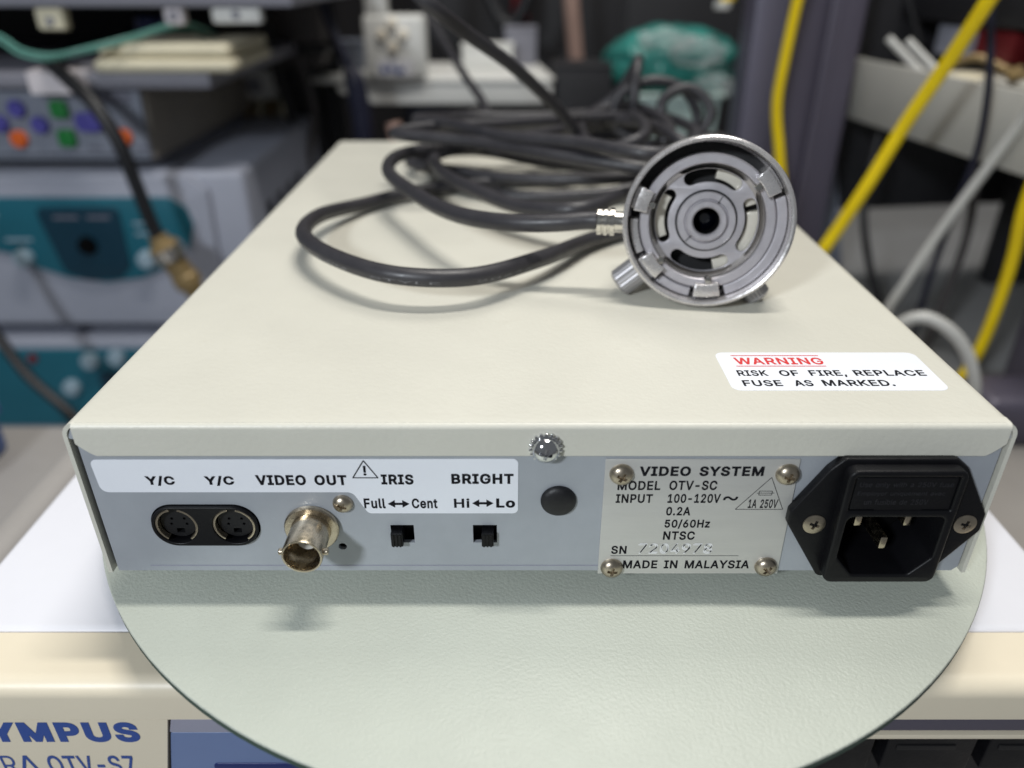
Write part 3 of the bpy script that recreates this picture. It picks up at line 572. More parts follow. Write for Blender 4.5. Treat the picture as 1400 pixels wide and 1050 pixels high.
    'v': (389, [[163,0,17,379,84,379,165,155,171,138,177,121,182,104,187,87,191,70,196,53,201,37,206,21,184,21,189,37,194,53,198,70,203,87,207,104,213,121,218,138,224,155,305,379,371,379,226,0]]),
    'w': (567, [[138,0,23,379,87,379,133,214,138,196,143,177,149,157,154,137,159,115,165,91,170,67,175,41,165,41,170,66,175,90,180,113,186,135,191,156,196,176,201,195,206,214,252,379,316,379,362,214,366,196,371,176,376,157,382,136,387,114,392,91,397,67,402,41,391,41,397,66,402,90,408,113,413,135,418,156,423,176,429,195,434,214,480,379,545,379,429,0,368,0,319,172,305,225,301,239,297,252,294,266,291,280,277,338,291,338,277,280,263,225,259,211,255,198,252,185,248,172,199,0]]),
    'y': (389, [[47,-139,61,-86,71,-87,80,-89,88,-90,96,-90,104,-89,111,-87,118,-84,124,-80,130,-74,136,-67,141,-58,146,-48,151,-36,163,-1,17,379,84,379,165,155,171,138,177,121,182,104,187,87,191,70,196,53,201,37,206,21,184,21,188,37,193,53,198,70,202,87,207,104,212,121,218,138,224,155,305,379,371,379,204,-58,198,-72,191,-85,184,-97,177,-107,168,-116,159,-124,150,-130,139,-136,128,-140,117,-143,104,-145,91,-145,84,-145,77,-145,71,-144,65,-143,59,-142,54,-141,51,-140]]),
    'z': (380, [[42,0,42,46,254,320,254,323,48,323,48,379,333,379,333,331,126,60,126,56,339,56,339,0]]),
    '~': (453, [[52,150,53,170,55,188,60,204,66,218,73,230,82,240,92,248,103,255,115,260,127,263,139,266,151,266,164,266,175,264,187,260,197,256,208,249,220,241,232,232,246,221,254,213,262,207,269,202,275,198,280,196,286,193,292,192,299,192,309,193,318,196,325,201,332,207,338,216,341,226,344,239,344,253,400,253,400,233,397,215,393,199,386,185,379,173,370,163,360,155,349,148,338,143,326,139,314,137,301,137,288,137,276,139,265,143,254,148,243,154,232,162,219,171,207,182,198,189,190,195,183,200,177,204,172,207,166,209,160,210,154,210,144,209,136,207,128,202,121,196,115,188,111,178,109,165,108,150]]),
}


GLYPH_CACHE = {}


def signed_area(l):
    return sum(a[0] * b[1] - b[0] * a[1] for a, b in zip(l, l[1:] + l[:1])) / 2


def fatten(l, d):
    """move a closed loop d to its right-hand side, mitred"""
    out = []
    for k in range(len(l)):
        p, a, b = Vector(l[k]), Vector(l[k - 1]), Vector(l[(k + 1) % len(l)])
        e1, e2 = (p - a), (b - p)
        if e1.length < 1e-6 or e2.length < 1e-6:
            out.append(p)
            continue
        e1.normalize()
        e2.normalize()
        n1, n2 = Vector((e1.y, -e1.x)), Vector((e2.y, -e2.x))
        m = n1 + n2
        if m.length < 0.2:
            out.append(p + n1 * d)
            continue
        m.normalize()
        out.append(p + m * (d / max(0.45, m.dot(n1))))
    return out


def winding(p, loops):
    w = 0
    for l in loops:
        for a, b in zip(l, l[1:] + l[:1]):
            if a[1] <= p[1] < b[1] or b[1] <= p[1] < a[1]:
                x = a[0] + (p[1] - a[1]) * (b[0] - a[0]) / (b[1] - a[1])
                if x > p[0]:
                    w += 1 if b[1] > a[1] else -1
    return w


def glyph(ch, bold):
    """one letter, filled by winding number so that overlapping contours merge"""
    key = (ch, round(bold, 4))
    if key in GLYPH_CACHE:
        return GLYPH_CACHE[key]
    loops = [[(l[k] / 1000, l[k + 1] / 1000) for k in range(0, len(l), 2)] for l in GLYPHS[ch][1]]
    sg = 1 if signed_area(max(loops, key=lambda l: abs(signed_area(l)))) > 0 else -1
    loops = [fatten(l, bold * sg) for l in loops]
    vs, es = [], []
    for l in loops:
        n0 = len(vs)
        vs += [Vector(p) for p in l]
        es += [(n0 + k, n0 + (k + 1) % len(l)) for k in range(len(l))]
    rv, re_, rf = delaunay_2d_cdt(vs, es, [], 0, 1e-6)[:3]
    keep = [f for f in rf if winding(sum((rv[i] for i in f), Vector((0, 0))) / len(f), loops) * sg > 0]
    me = bpy.data.meshes.new('glyph')
    me.from_pydata([(v.x, v.y, 0) for v in rv], [], [f[::1] for f in keep])
    GLYPH_CACHE[key] = me
    return me


def text_mesh(body, bold=0.0, track=0.0):
    bm = bmesh.new()
    x = 0.0
    for ch in body:
        if ch == ' ':
            x += 0.30 + track
            continue
        n0 = len(bm.verts)
        bm.from_mesh(glyph(ch, bold))
        bm.verts.ensure_lookup_table()
        for v in bm.verts[n0:]:
            v.co.x += x
        x += GLYPHS[ch][0] / 1000 + track
    bmesh.ops.delete(bm, geom=[v for v in bm.verts if not v.link_faces], context='VERTS')
    me = bpy.data.meshes.new('text')
    bm.to_mesh(me)
    bm.free()
    return me


def lettering(items, mtx=PANEL, h=0.05):
    """items: (text or polygon list, x0, x1, y0, y1, bold) fitted to the rectangle; one mesh"""
    bm = bmesh.new()
    for it in items:
        if isinstance(it[0], str):
            body, x0, x1, y0, y1, bold = it
            me = text_mesh(body, bold, 0.006 + bold * 1.6)
            co = [v.co.copy() for v in me.vertices]
            ax, bx = min(c.x for c in co), max(c.x for c in co)
            ay, by = min(c.y for c in co), max(c.y for c in co)
            m = Matrix.Identity(4)
            sx, sy = (x1 - x0) / (bx - ax), (y1 - y0) / (by - ay)
            m[0][0], m[0][3] = sx, x0 - ax * sx
            m[1][1], m[1][3] = sy, y0 - ay * sy
            me.transform(m)
            bm.from_mesh(me)
            bpy.data.meshes.remove(me)
        else:
            vs = [bm.verts.new((p[0], p[1], 0)) for p in it[0]]
            bm.faces.new(vs)
    bmesh.ops.translate(bm, verts=bm.verts, vec=(0, 0, h))
    bmesh.ops.transform(bm, matrix=Matrix.Scale(MM, 4) @ mtx, verts=bm.verts)
    me = bpy.data.meshes.new('mesh')
    bm.to_mesh(me)
    bm.free()
    return me


def stroke(a, b, w):
    a, b = Vector(a), Vector(b)
    d = (b - a).normalized()
    n = Vector((-d.y, d.x)) * (w / 2)
    return ([a + n, b + n, b - n, a - n],)


def translated(me, v):
    me.transform(Matrix.Translation(Vector(v) * MM))
    return me


def boolean(me, cutters):
    o = bpy.data.objects.new('tmp', me)
    COL.objects.link(o)
    cs = []
    for c in cutters:
        q = bpy.data.objects.new('tmpc', c)
        COL.objects.link(q)
        md = o.modifiers.new('b', 'BOOLEAN')
        md.operation = 'DIFFERENCE'
        md.solver = 'EXACT'
        md.object = q
        cs.append(q)
    bpy.context.view_layer.update()
    dg = bpy.context.evaluated_depsgraph_get()
    r = bpy.data.meshes.new_from_object(o.evaluated_get(dg))
    for q in [o] + cs:
        bpy.data.objects.remove(q)
    r.polygons.foreach_set('use_smooth', [True] * len(r.polygons))
    r.set_sharp_from_angle(angle=radians(32))
    return r


# pan-head cross screw, radius 1 unit = 1 mm radius; head points to -Y
def screw_mesh(flat=False):
    prof = [(0, -0.4), (1.0, -0.4), (1.0, 0.05), (0.97, 0.18), (0.86, 0.38), (0.66, 0.54), (0.4, 0.64), (0.15, 0.67), (0, 0.675)]
    if flat:
        prof = [(0, -0.4), (0.9, -0.4), (1.0, 0.0), (0.98, 0.06), (0.7, 0.14), (0.35, 0.18), (0, 0.185)]
    top = 0.675 if not flat else 0.185
    me = lathe(prof, 40, '-y')
    cut = []
    for a in (0.0, pi / 2):
        bm = bmesh.new()
        add_box(bm, -0.62, 0.62, -top - 0.3, -top + 0.42, -0.14, 0.14)
        for v in bm.verts:      # taper towards the bottom of the recess
            if v.co.y > -top:
                v.co.x *= 0.45
        bmesh.ops.rotate(bm, cent=(0, 0, 0), matrix=Matrix.Rotation(a, 3, 'Y'), verts=bm.verts)
        cut.append(finish(bm_scale(bm), 0))
    return boolean(me, cut)


SCREW = screw_mesh()
SCREW_FLAT = screw_mesh(True)


def screw(name, x, y, z, r, material, parent, turn=0.0, flat=False, h=1.0):
    src = SCREW_FLAT if flat else SCREW
    key = material + ('_f' if flat else '')
    if key not in screw_cache:
        me = src.copy()
        me.materials.clear()
        me.materials.append(MATS[material])
        screw_cache[key] = me
    o = link(name, screw_cache[key], material, parent)
    o.location = (x * MM, y * MM, z * MM)
    o.rotation_euler = (0, turn, 0)
    o.scale = (r, r * h, r)
    return o


screw_cache = {}

# ================================================================== SETTING
link('floor', box(-3000, 3000, -1500, 3300, -760, -740), 'floor_grey', kind='structure')
link('wall', box(-3000, 3000, 2600, 2700, -740, 2000), 'wall_dark', kind='structure')

# ================================================================== LOWER UNIT (the big one the pad lies on)
U = thing('video_processor', 'large white-topped unit with beige rounded front edge under the round pad', 'video processor',
          (-5, 200, -150), (0, 0, radians(-0.35)))
link('top_cover', box(-182, 172, 4.5, 400, -150, -20, 3, 3), 'unit_white', U)
# bezel profile in Y-Z, swept along X
prof = [(3.9, -20.0), (-9.0, -20.6)]
for k in range(0, 9):
    a = radians(90 + 90 * k / 8)
    prof.append((-10.2 + 5.2 * cos(a), -25.8 + 5.2 * sin(a)))
prof += [(-15.4, -34.5), (3.9, -34.5)]
bm = bmesh.new()
A = [bm.verts.new((-182, y, z)) for y, z in prof]
B = [bm.verts.new((172, y, z)) for y, z in prof]
for i in range(len(prof)):
    j = (i + 1) % len(prof)
    bm.faces.new((A[i], A[j], B[j], B[i]))
bm.faces.new(A)
bm.faces.new(B)
link('bezel', finish(bm_scale(bm), 25), 'unit_beige', U)
nb = link('name_block', plate(rpoly([(-182, -34.55), (-107.1, -34.55), (-121.5, -100), (-182, -100)], [0, 0, 1, 1]), [], 6.1, 15.4, PANEL, 0.0),
          'unit_beige', U, label='beige front block carrying blue lettering')
link('lettering', lettering([('OLYMPUS', -177.5, -116.8, -44.6, -35.6, 0.046),
                             ('OTV-S7', -147.8, -121.5, -59.6, -50.8, 0.014),
                             ('VISER', -181.0, -157.4, -59.6, -50.8, 0.0),
                             ([(-157.0, -59.6), (-155.9, -59.6), (-153.75, -52.4), (-151.6, -59.6), (-150.5, -59.6), (-153.2, -50.8), (-154.3, -50.8)],)],
                            PANEL, 15.5), 'blue_ink', nb)
link('front_recess', box(-119, 171, -6, 4, -100, -34.7), 'dark_plastic', U)
link('grey_strip', plate(rpoly([(-106.4, -34.8), (20, -34.8), (20, -40.8), (-108.0, -40.8)], .4), [], 7, 15.1, PANEL, .3), 'unit_grey', U)
fd = link('flap_door', plate(rpoly([(-108.2, -41.4), (20, -41.4), (20, -98), (-119.5, -98)], 1.0), [], 7, 14.6, PANEL, .4), 'unit_blue', U)
link('window', plate(rpoly([(-98, -55.5), (12, -55.5), (12, -90), (-98, -90)], 1.5), [], 14.4, 14.9, PANEL, .2), 'deep_blue', fd)
link('violet_strip', plate(rpoly([(22, -35.6), (171, -35.6), (171, -40.6), (22, -40.6)], .4), [], 7, 14.6, PANEL, .3), 'post_purple', U)
link('beige_line', plate(rpoly([(22, -42.0), (171, -42.0), (171, -43.6), (22, -43.6)], .3), [], 7, 15.2, PANEL, .2), 'unit_beige', U)
for i, (x0, x1) in enumerate(((50, 70), (74, 103), (107, 134), (138, 166))):
    b_ = link('push_button', plate(rpoly([(x0, -45.5), (x1, -45.5), (x1, -62), (x0, -62)], 1.2), [], 6, 12.5, PANEL, .5),
              'black_plastic' if i else 'deep_blue', U)
    link('groove', plate(rpoly([(x0 + 3, -50), (x1 - 6, -50), (x1 - 6, -52), (x0 + 3, -52)], .4), [], 12.3, 12.8, PANEL, .1), 'dark_plastic', b_)

# cart shelf under the lower unit
CT = thing('equipment_cart', 'grey cart shelf with a side rail carrying the white-topped unit', 'cart', (0, 200, -740))
link('shelf', plate(rpoly([(-430, -60), (420, -60), (420, 420), (-180, 420), (-180, 330), (-430, 330)], 6), [], -172, -151, FLAT, 2), 'cart_top', CT)
for x in (-400, 390):
    for y in (0, 310):
        link('leg', box(x - 14, x + 14, y - 14, y + 14, -740, -172.5, 2), 'post_purple', CT)
link('rail', tube([(-232, -40, -72), (-232, 100, -72), (-232, 230, -72), (-232, 320, -72)], 11), 'cart_top', CT)
link('rail_post', tube([(-232, 312, -151), (-232, 312, -100), (-232, 312, -72)], 6), 'rack_grey', CT)
link('rail_post', tube([(-232, -30, -151), (-232, -30, -100), (-232, -30, -72)], 6), 'rack_grey', CT)

BB = thing('plastic_bin', 'blue plastic bin at the far left edge beside the white unit', 'bin', (-390, 250, -151))
bm = bmesh.new()
add_box(bm, -500, -372, 225, 300, -150.5, -115, 4, 2)
link('body', finish(bm_scale(bm)), 'blue_box', BB)
link('rim', plate(rpoly([(-504, 221), (-368, 221), (-368, 304), (-504, 304)], 8), [rpoly([(-496, 229), (-376, 229), (-376, 296), (-496, 296)], 6)],
                  -120, -112, FLAT, 1), 'blue_box', BB)

# ================================================================== ROUND PAD AND TURNTABLE FOOT
RP = thing('round_pad', 'thin round grey-green textured pad under the cream box', 'pad', (3, 90, -20))
link('disc', lathe([(0, 0), (153.2, 0), (153.8, -.2), (154.0, -.55), (154.0, -.7), (0, -.7)], 160, 'z', (3, 90.2, 0)), 'pad', RP)
link('backing', lathe([(0, -.75), (153.9, -.75), (153.9, -2.8), (0, -2.8)], 160, 'z', (3, 90.2, 0)), 'pad_edge', RP)
link('hub', lathe([(0, -2.9), (96, -2.9), (98, -5), (98, -19.8), (0, -19.8)], 96, 'z', (3, 110, 0)), 'dark_plastic', RP)

# ================================================================== THE CREAM BOX
V = thing('video_converter', 'cream metal video box with its blue-grey connector panel facing the viewer', 'video box', (0, 170, 8))
XH, ZT, ZB, DEP = 120.2, 57.5, 8.0, 343.0
# cover shell: U section with bent shoulders
R = 4.2
outer, inner = [], []
for sgn in (-1, 1):
    arc = [(sgn * (XH - R + R * sin(a)), ZT - R + R * cos(a)) for a in [radians(90 * k / 8) for k in range(9)]]
    arci = [(sgn * (XH - R + (R - 1.1) * sin(a)), ZT - R + (R - 1.1) * cos(a)) for a in [radians(90 * k / 8) for k in range(9)]]
    if sgn < 0:
        outer += [(-XH, ZB)] + arc[::-1]
        inner += [(-XH + 1.1, ZB)] + arci[::-1]
    else:
        outer += arc + [(XH, ZB)]
        inner += arci + [(XH - 1.1, ZB)]
loop = outer + inner[::-1]
bm = bmesh.new()
n_o = len(outer)
Y0, Y1 = -0.2, DEP
F0 = [bm.verts.new((x, Y0, z)) for x, z in loop]
F1 = [bm.verts.new((x, Y1, z)) for x, z in loop]
n = len(loop)
for i in range(n):
    j = (i + 1) % n
    bm.faces.new((F0[i], F0[j], F1[j], F1[i]))
for i in range(n_o - 1):
    k = n - 1 - i
    bm.faces.new((F0[i], F0[i + 1], F0[k - 1], F0[k]))
    bm.faces.new((F1[i], F1[i + 1], F1[k - 1], F1[k]))
# far end wall of the cover
add_box(bm, -XH + 1.2, XH - 1.2, DEP - 1.2, DEP - .1, ZB, ZT - 1.15)
cov = link('cover', finish(bm_scale(bm), 30), 'cream_paint', V)
# front lip: bent strip with cut corners, separate sheet running into the cover
bm = bmesh.new()
xs = [-117.0, -116.7, -116.3, -115.8, -115.0, -114.0, -113.2, -112.6, -111.6] + [-105 + 10 * i for i in range(22)] + [112.2, 113.2, 113.8, 114.6, 115.6, 116.4, 116.9, 117.3, 117.6]
cols = []
for x in xs:
    e = min(x + 117.0, 117.6 - x)
    zb = 48.2 + 3.6 * max(0.0, 1 - e / 4.4) ** 1.25
    col_ = []
    rr = 1.5
    col_.append((x, 2.5, ZT + .02))
    col_.append((x, -1.25 + rr, ZT + .02))
    for k in range(1, 6):
        a = radians(90 * k / 6)
        col_.append((x, -1.25 + rr - rr * sin(a), ZT + .02 - rr + rr * cos(a)))
    for k in range(5):
        col_.append((x, -1.25, ZT - 1.48 - (ZT - 1.48 - zb) * k / 4))
    col_.append((x, -1.15, zb - .12))
    col_.append((x, -0.35, zb - .12))
    col_.append((x, -0.25, zb + .1))
    col_.append((x, -0.25, ZT - 1.2))
    cols.append([bm.verts.new(p) for p in col_])
for a, b in zip(cols, cols[1:]):
    for i in range(len(a) - 1):
        bm.faces.new((a[i], b[i], b[i + 1], a[i + 1]))
bm.faces.new(cols[0][1:])
bm.faces.new(cols[-1][1:])
link('front_lip', finish(bm_scale(bm), 28), 'cream_paint', cov)

# connector panel with real openings
stad = rpoly([(-104.4, 18.0), (-75.1, 18.0), (-75.1, 31.8), (-104.4, 31.8)], 6.6, 10)
inl_hole = rpoly([(79, 12.0), (106, 12.0), (106, 46.0), (79, 46.0)], 2)
holes = [stad, circle(-53.6, 17.3, 1.15, 20),
         [Vector(p) for p in ((-39.9, 18.7), (-33.6, 18.7), (-33.6, 24.8), (-39.9, 24.8))],
         [Vector(p) for p in ((-17.6, 18.7), (-11.1, 18.7), (-11.1, 24.8), (-17.6, 24.8))],
         inl_hole]
pout = [(-117.3, 8.6), (116.2, 8.6), (117.7, 10.2), (117.7, 50.6), (117.4, 51.0), (117.4, 52.4), (119.0, 52.8), (118.4, 55.2), (117.0, 56.3), (-116.4, 56.3), (-118.0, 55.2), (-118.9, 53.2), (-118.9, 52.6), (-116.2, 52.2), (-116.2, 50.8), (-117.3, 50.3)]
PN = link('rear_panel', plate([Vector(p) for p in pout], holes, -1.2, 0.0, PANEL, 0.0), 'zinc_panel', V)
link('bottom_fold', boxes([(-118.2, 118.4, 1.3, 300, 8.6, 9.6)]), 'zinc_panel', V)
link('bottom_seam', boxes([(-108, 60, -.12, -.02, 10.35, 10.55)]), 'unit_grey', PN)
# added near-black sheet: its colour stands for the shade behind the openings
link('shade_sheet', boxes([(-118.9, 118.9, 14, 15, 10, 56)]), 'void', V)
for x in (-95, 95):
    for y in (40, 300):
        link('foot', lathe([(0, .05), (7.5, .05), (8, 1), (7, 8.4), (0, 8.4)], 32, 'z', (x, y, 0)), 'black_plastic', V)

# printed strip label
lab_out = rpoly([(-115.6, 46.2), (-5.4, 46.5), (-5.4, 28.9), (-45.4, 28.9), (-49.0, 35.9), (-115.0, 35.9)][::-1],
                [2.2, 2.4, 1.6, 1.4, 1.4, 1.6])
# notch corner is concave: keep it small
lab = link('strip_label', plate(lab_out, [], 0.02, 0.14, PANEL, 0.0), 'white_sticker', PN, label='white printed strip label on the panel')


def dbl_arrow(x0, x1, zc, hh, w):
    hl = (x1 - x0) * .33
    return ([Vector((x0, zc)), Vector((x0 + hl, zc + hh)), Vector((x0 + hl, zc + w)), Vector((x1 - hl, zc + w)), Vector((x1 - hl, zc + hh)),
             Vector((x1, zc)), Vector((x1 - hl, zc - hh)), Vector((x1 - hl, zc - w)), Vector((x0 + hl, zc - w)), Vector((x0 + hl, zc - hh))],)


B1 = 0.036
link('lettering', lettering([
    ('Y/C', -102.6, -95.0, 38.0, 41.2, B1), ('Y/C', -87.2, -79.5, 38.0, 41.2, B1), ('VIDEO OUT', -73.8, -50.1, 38.2, 41.5, B1),
    ('IRIS', -41.1, -32.7, 38.4, 41.7, B1), ('BRIGHT', -22.8, -6.6, 38.6, 41.9, B1),
    ('Full', -46.3, -40.6, 30.6, 33.9, 0.027), dbl_arrow(-40.0, -34.2, 32.1, 1.25, .38), ('Cent', -33.6, -26.8, 30.6, 33.9, 0.027),
    ('Hi', -22.4, -18.3, 30.8, 33.9, 0.022), dbl_arrow(-17.6, -11.9, 32.3, 1.25, .38), ('Lo', -11.2, -6.2, 30.8, 33.9, B1),
    stroke((-48.4, 40.6), (-45.2, 46.0), .32), stroke((-45.2, 46.0), (-41.9, 40.6), .32), stroke((-41.8, 40.6), (-48.5, 40.6), .32),
    ('!', -45.55, -44.75, 41.3, 44.4, 0.02)], PANEL, 0.20), 'black_ink', lab)

# twin mini-DIN socket
SV = link('twin_socket', plate(rpoly([(-104.0, 18.3), (-75.5, 18.3), (-75.5, 31.5), (-104.0, 31.5)], 6.4, 10),
                               [circle(-97.4, 25.0, 5.75, 36), circle(-81.9, 25.0, 5.75, 36)], -3.0, 1.1, PANEL, 0.35), 'black_plastic', PN,
          label='black oblong twin round socket')
for x in (-97.4, -81.9):
    for a0, a1 in ((-55, 78), (102, 235)):
        sh = link('socket_shell', plate([p + Vector((x, 25.0)) for p in sector(5.05, 5.65, a0, a1, 20)], [], -2.5, 0.75, PANEL, .08), 'nickel', SV)
    link('socket_core', plate(circle(x, 25.0, 4.85, 36), [circle(x + dx, 25 + dz, .42, 10) for dx, dz in ((-1.7, 1.2), (1.7, 1.2), (-2.1, -.6), (2.1, -.6))] +
                              [[Vector(p) for p in ((x - 1.1, 21.4), (x + 1.1, 21.4), (x + 1.1, 22.9), (x - 1.1, 22.9))]],
                              -2.8, -1.0, PANEL, .0), 'dark_plastic', SV)

# BNC socket
BN = link('bnc_socket', lathe([(4.6, 0.1), (5.3, 0.1), (5.3, 11.9), (5.15, 12.2), (4.75, 12.2), (4.6, 11.9), (4.6, 2.0), (0, 2.0)], 48, '-y', (-61.0, 0, 24.3)),
          'nickel', PN, label='nickel bayonet socket')
link('flange', lathe([(5.35, 0.02), (7.1, 0.02), (7.35, .4), (7.35, 1.2), (7.0, 1.6), (5.35, 1.7)], 48, '-y', (-61.0, 0, 24.3)), 'nickel', BN)
link('insulator', lathe([(2.6, 2.0), (2.6, 6.2), (2.3, 6.5), (.9, 6.5), (.9, 4.0), (0, 4.0)], 32, '-y', (-61.0, 0, 24.3)), 'white_jacket', BN)
for sx in (-1, 1):
    me = lathe([(0, 0), (.95, 0), (.95, 1.0), (.75, 1.25), (0, 1.3)], 20, 'x' if sx > 0 else '-x', (-61.0 + sx * 5.2, -10.0, 24.3))
    link('bayonet_lug', me, 'nickel', BN)
screw('screw', -51.9, -0.05, 32.2, 2.75, 'brass_screw', PN, .4)
# slide switches
for nm, x0, x1, lv in (('slide_switch', -39.9, -33.6, -38.1), ('slide_switch', -17.6, -11.1, -13.6)):
    s_ = link(nm, boxes([(x0 - 1, x1 + 1, 4.2, 5.2, 17.5, 26.0), (x0 - 1, x1 + 1, 1.3, 4.2, 17.2, 18.0), (x0 - 1, x1 + 1, 1.3, 4.2, 25.5, 26.2)]),
              'dark_plastic', PN, label='small black slide switch')
    bm = bmesh.new()
    add_box(bm, lv - 1.6, lv + 1.6, -2.3, 4.1, 19.1, 23.6, .15, 1)
    for k in range(3):
        add_box(bm, lv - 1.2 + k * .95, lv - .75 + k * .95, -2.65, -2.2, 19.3, 23.4)
    link('lever', finish(bm_scale(bm)), 'black_plastic', s_)
# hole plug
link('hole_plug', lathe([(4.75, .05), (4.7, .6), (4.3, 1.15), (3.4, 1.6), (2.0, 1.9), (0, 2.0)], 48, '-y', (5.3, 0, 33.2)), 'rubber_plug', PN)
# cover screw with washer
sc_ = screw('cover_screw', 1.5, -2.1, 50.6, 3.55, 'chrome', V, .2, h=1.1)
link('lock_washer', plate([Vector((1.5 + r_ * cos(a_), 51.0 + r_ * sin(a_))) for k in range(18) for r_, a_ in
                          ((3.65, 2 * pi * k / 18), (4.35, 2 * pi * (k + .25) / 18), (4.35, 2 * pi * (k + .6) / 18), (3.65, 2 * pi * (k + .85) / 18))],
                         [circle(1.5, 51.0, 1.7, 24)], 1.3, 2.15, PANEL, .12), 'chrome', V)

# rating plate
pl = link('rating_plate', plate([Vector(p) for p in ((17.0, 7.9), (67.4, 7.9), (66.9, 46.6), (17.0, 46.6))], [], 0.05, 0.55, PANEL, 0.1), 'aluminium_plate', PN,
          label='bare aluminium rating plate held by four screws')
B2 = 0.025
tri = [(52.4, 30.6), (65.0, 30.6), (60.4, 41.0)]
link('lettering', lettering([
    ('VIDEO SYSTEM', 25.9, 58.1, 41.4, 44.5, .036), ('MODEL', 20.6, 31.8, 36.9, 39.9, B2), ('OTV-SC', 34.1, 46.6, 36.9, 40.0, B2),
    ('INPUT', 20.4, 30.1, 32.7, 35.6, B2), ('100-120V', 34.1, 48.0, 32.7, 35.7, B2), ('~', 48.7, 52.6, 33.5, 34.9, 0),
    ('0.2A', 34.1, 40.6, 28.5, 31.4, B2), ('50/60Hz', 34.1, 46.3, 24.0, 27.2, B2), ('NTSC', 34.1, 42.7, 20.1, 23.1, B2),
    ('SN', 20.3, 24.5, 15.1, 18.0, B2), stroke((20.2, 14.45), (55.6, 14.45), .14), ('MADE IN MALAYSIA', 23.9, 59.1, 9.8, 12.8, B2),
    stroke(tri[0], tri[1], .17), stroke(tri[1], tri[2], .17), stroke(tri[2], tri[0], .17),
    ('1A 250V', 55.6, 63.4, 31.0, 33.9, 0.02),
    stroke((57.9, 35.3), (61.3, 35.3), .17), stroke((57.9, 36.6), (61.3, 36.6), .17), stroke((57.9, 35.3), (57.9, 36.6), .17),
    stroke((61.3, 35.3), (61.3, 36.6), .17), stroke((57.3, 35.95), (61.9, 35.95), .15)], PANEL, 0.60), 'black_ink', pl)
link('serial_number', lettering([(c, 27.6 + i * 3.0, 29.9 + i * 3.0, 15.2, 18.6, 0.0) for i, c in enumerate('7204978')] +
                              [(c, 27.9 + i * 3.0, 30.1 + i * 3.0, 15.6, 18.9, 0.0) for i, c in enumerate('7204978')], PANEL, 0.60), 'engraved', pl)
for x, z, t in ((21.3, 42.1, .5), (64.3, 42.1, .25), (20.8, 10.2, .1), (63.7, 10.7, .7)):
    screw('screw', x, -.6, z, 3.15, 'brass_screw', pl, t)

# power inlet
IN = link('power_inlet', plate(rpoly([(77.2, 48.4), (105.6, 48.4), (109.2, 45.5), (117.8, 30.6), (117.8, 25.2), (107.0, 9.2), (77.4, 9.2), (66.2, 27.4), (66.2, 31.6), (74.0, 45.0)][::-1], 2.0),
                               [rpoly([(79, 12.5), (106.6, 12.5), (106.6, 45.5), (79, 45.5)], 1)], 0.05, 3.0, PANEL, 0.5), 'black_plastic', PN,
          label='black power inlet with fuse drawer on a winged flange')
cav = rpoly([(80.0, 32.2), (105.4, 32.2), (105.4, 18.6), (100.2, 12.6), (85.0, 12.6), (80.0, 18.6)][::-1], 1.8)
bd = link('housing', plate(rpoly([(77.6, 46.8), (107.8, 46.8), (107.8, 9.8), (77.6, 9.8)][::-1], [2.5] * 4),
                           [cav, rpoly([(79.6, 44.9), (105.9, 44.9), (105.9, 34.3), (79.6, 34.3)][::-1], .5)],
                           -12.0, 6.2, PANEL, 0.7), 'black_plastic', IN)
link('cavity_floor', boxes([(77, 108.5, 12.0, 12.8, 9, 47)]), 'void', IN)
fz = link('fuse_drawer', plate(rpoly([(79.9, 44.6), (105.6, 44.6), (105.6, 34.5), (98.5, 34.5), (98.5, 33.0), (86.5, 33.0), (86.5, 34.5), (79.9, 34.5)][::-1], .4),
                               [], -3, 5.7, PANEL, .25), 'black_plastic', IN)
link('embossed_text', lettering([('Use only with a 250V fuse', 80.9, 104.6, 41.4, 43.3, 0), ('Employer uniquement avec', 80.9, 103.2, 38.8, 40.4, 0),
                                 ('un fusible de 250V', 83.2, 99.5, 36.2, 37.9, 0)], PANEL, 5.78), 'emboss', fz)
for x, z, L_ in ((85.9, 27.0, 1.8), (92.6, 21.5, 4.6), (99.2, 27.0, 1.8)):
    w_, h_ = (1.0, 2.0)
    link('pin', box(x - w_, x + w_, -L_ + 1.0, 11.8, z - h_, z + h_, .45, 2), 'nickel', IN)
link('screw', SCREW_FLAT.copy(), 'brass_screw', IN)
bpy.data.objects.remove(COL.objects[-1])
for x, t in ((73.1, .35), (113.1, .3)):
    screw('screw', x, -3.05, 27.6, 3.05, 'brass_screw', IN, t, flat=True)

# warning label on the lid
wl = link('warning_label', plate(rpoly([(52.3, 16.0), (110.8, 16.0), (110.8, 38.6), (52.3, 38.6)], 2.6, 6), [], ZT + .01, ZT + .11, FLAT, 0.0), 'white_sticker', cov,
          label='white warning label with red heading on the lid')
link('heading', lettering([('WARNING', 57.0, 82.3, 30.9, 35.2, .022), stroke((56.7, 36.5), (82.2, 36.5), .4), stroke((56.7, 29.9), (82.2, 29.9), .4)],
                          FLAT, ZT + .17), 'red_ink', wl)
link('lettering', lettering([('RISK', 55.9, 64.3, 24.0, 27.4, .022), ('OF', 67.6, 72.9, 24.0, 27.4, .022), ('FIRE,', 76.0, 86.1, 23.4, 27.4, .022),
                             ('REPLACE', 88.5, 108.2, 24.1, 27.5, .022), ('FUSE', 55.9, 66.5, 18.2, 21.6, .022), ('AS', 69.8, 74.9, 18.2, 21.6, .022),
                             ('MARKED.', 77.7, 97.0, 18.3, 21.7, .022)], FLAT, ZT + .17), 'black_ink', wl)

# ================================================================== CAMERA HEAD (lies on the lid)
H = thing('camera_head', 'round silver endoscope camera head with coiled grey cable lying on the cream lid', 'camera head',
          (55.6, 77.0, 85.0), (radians(90 - 9), 0, radians(-9)))
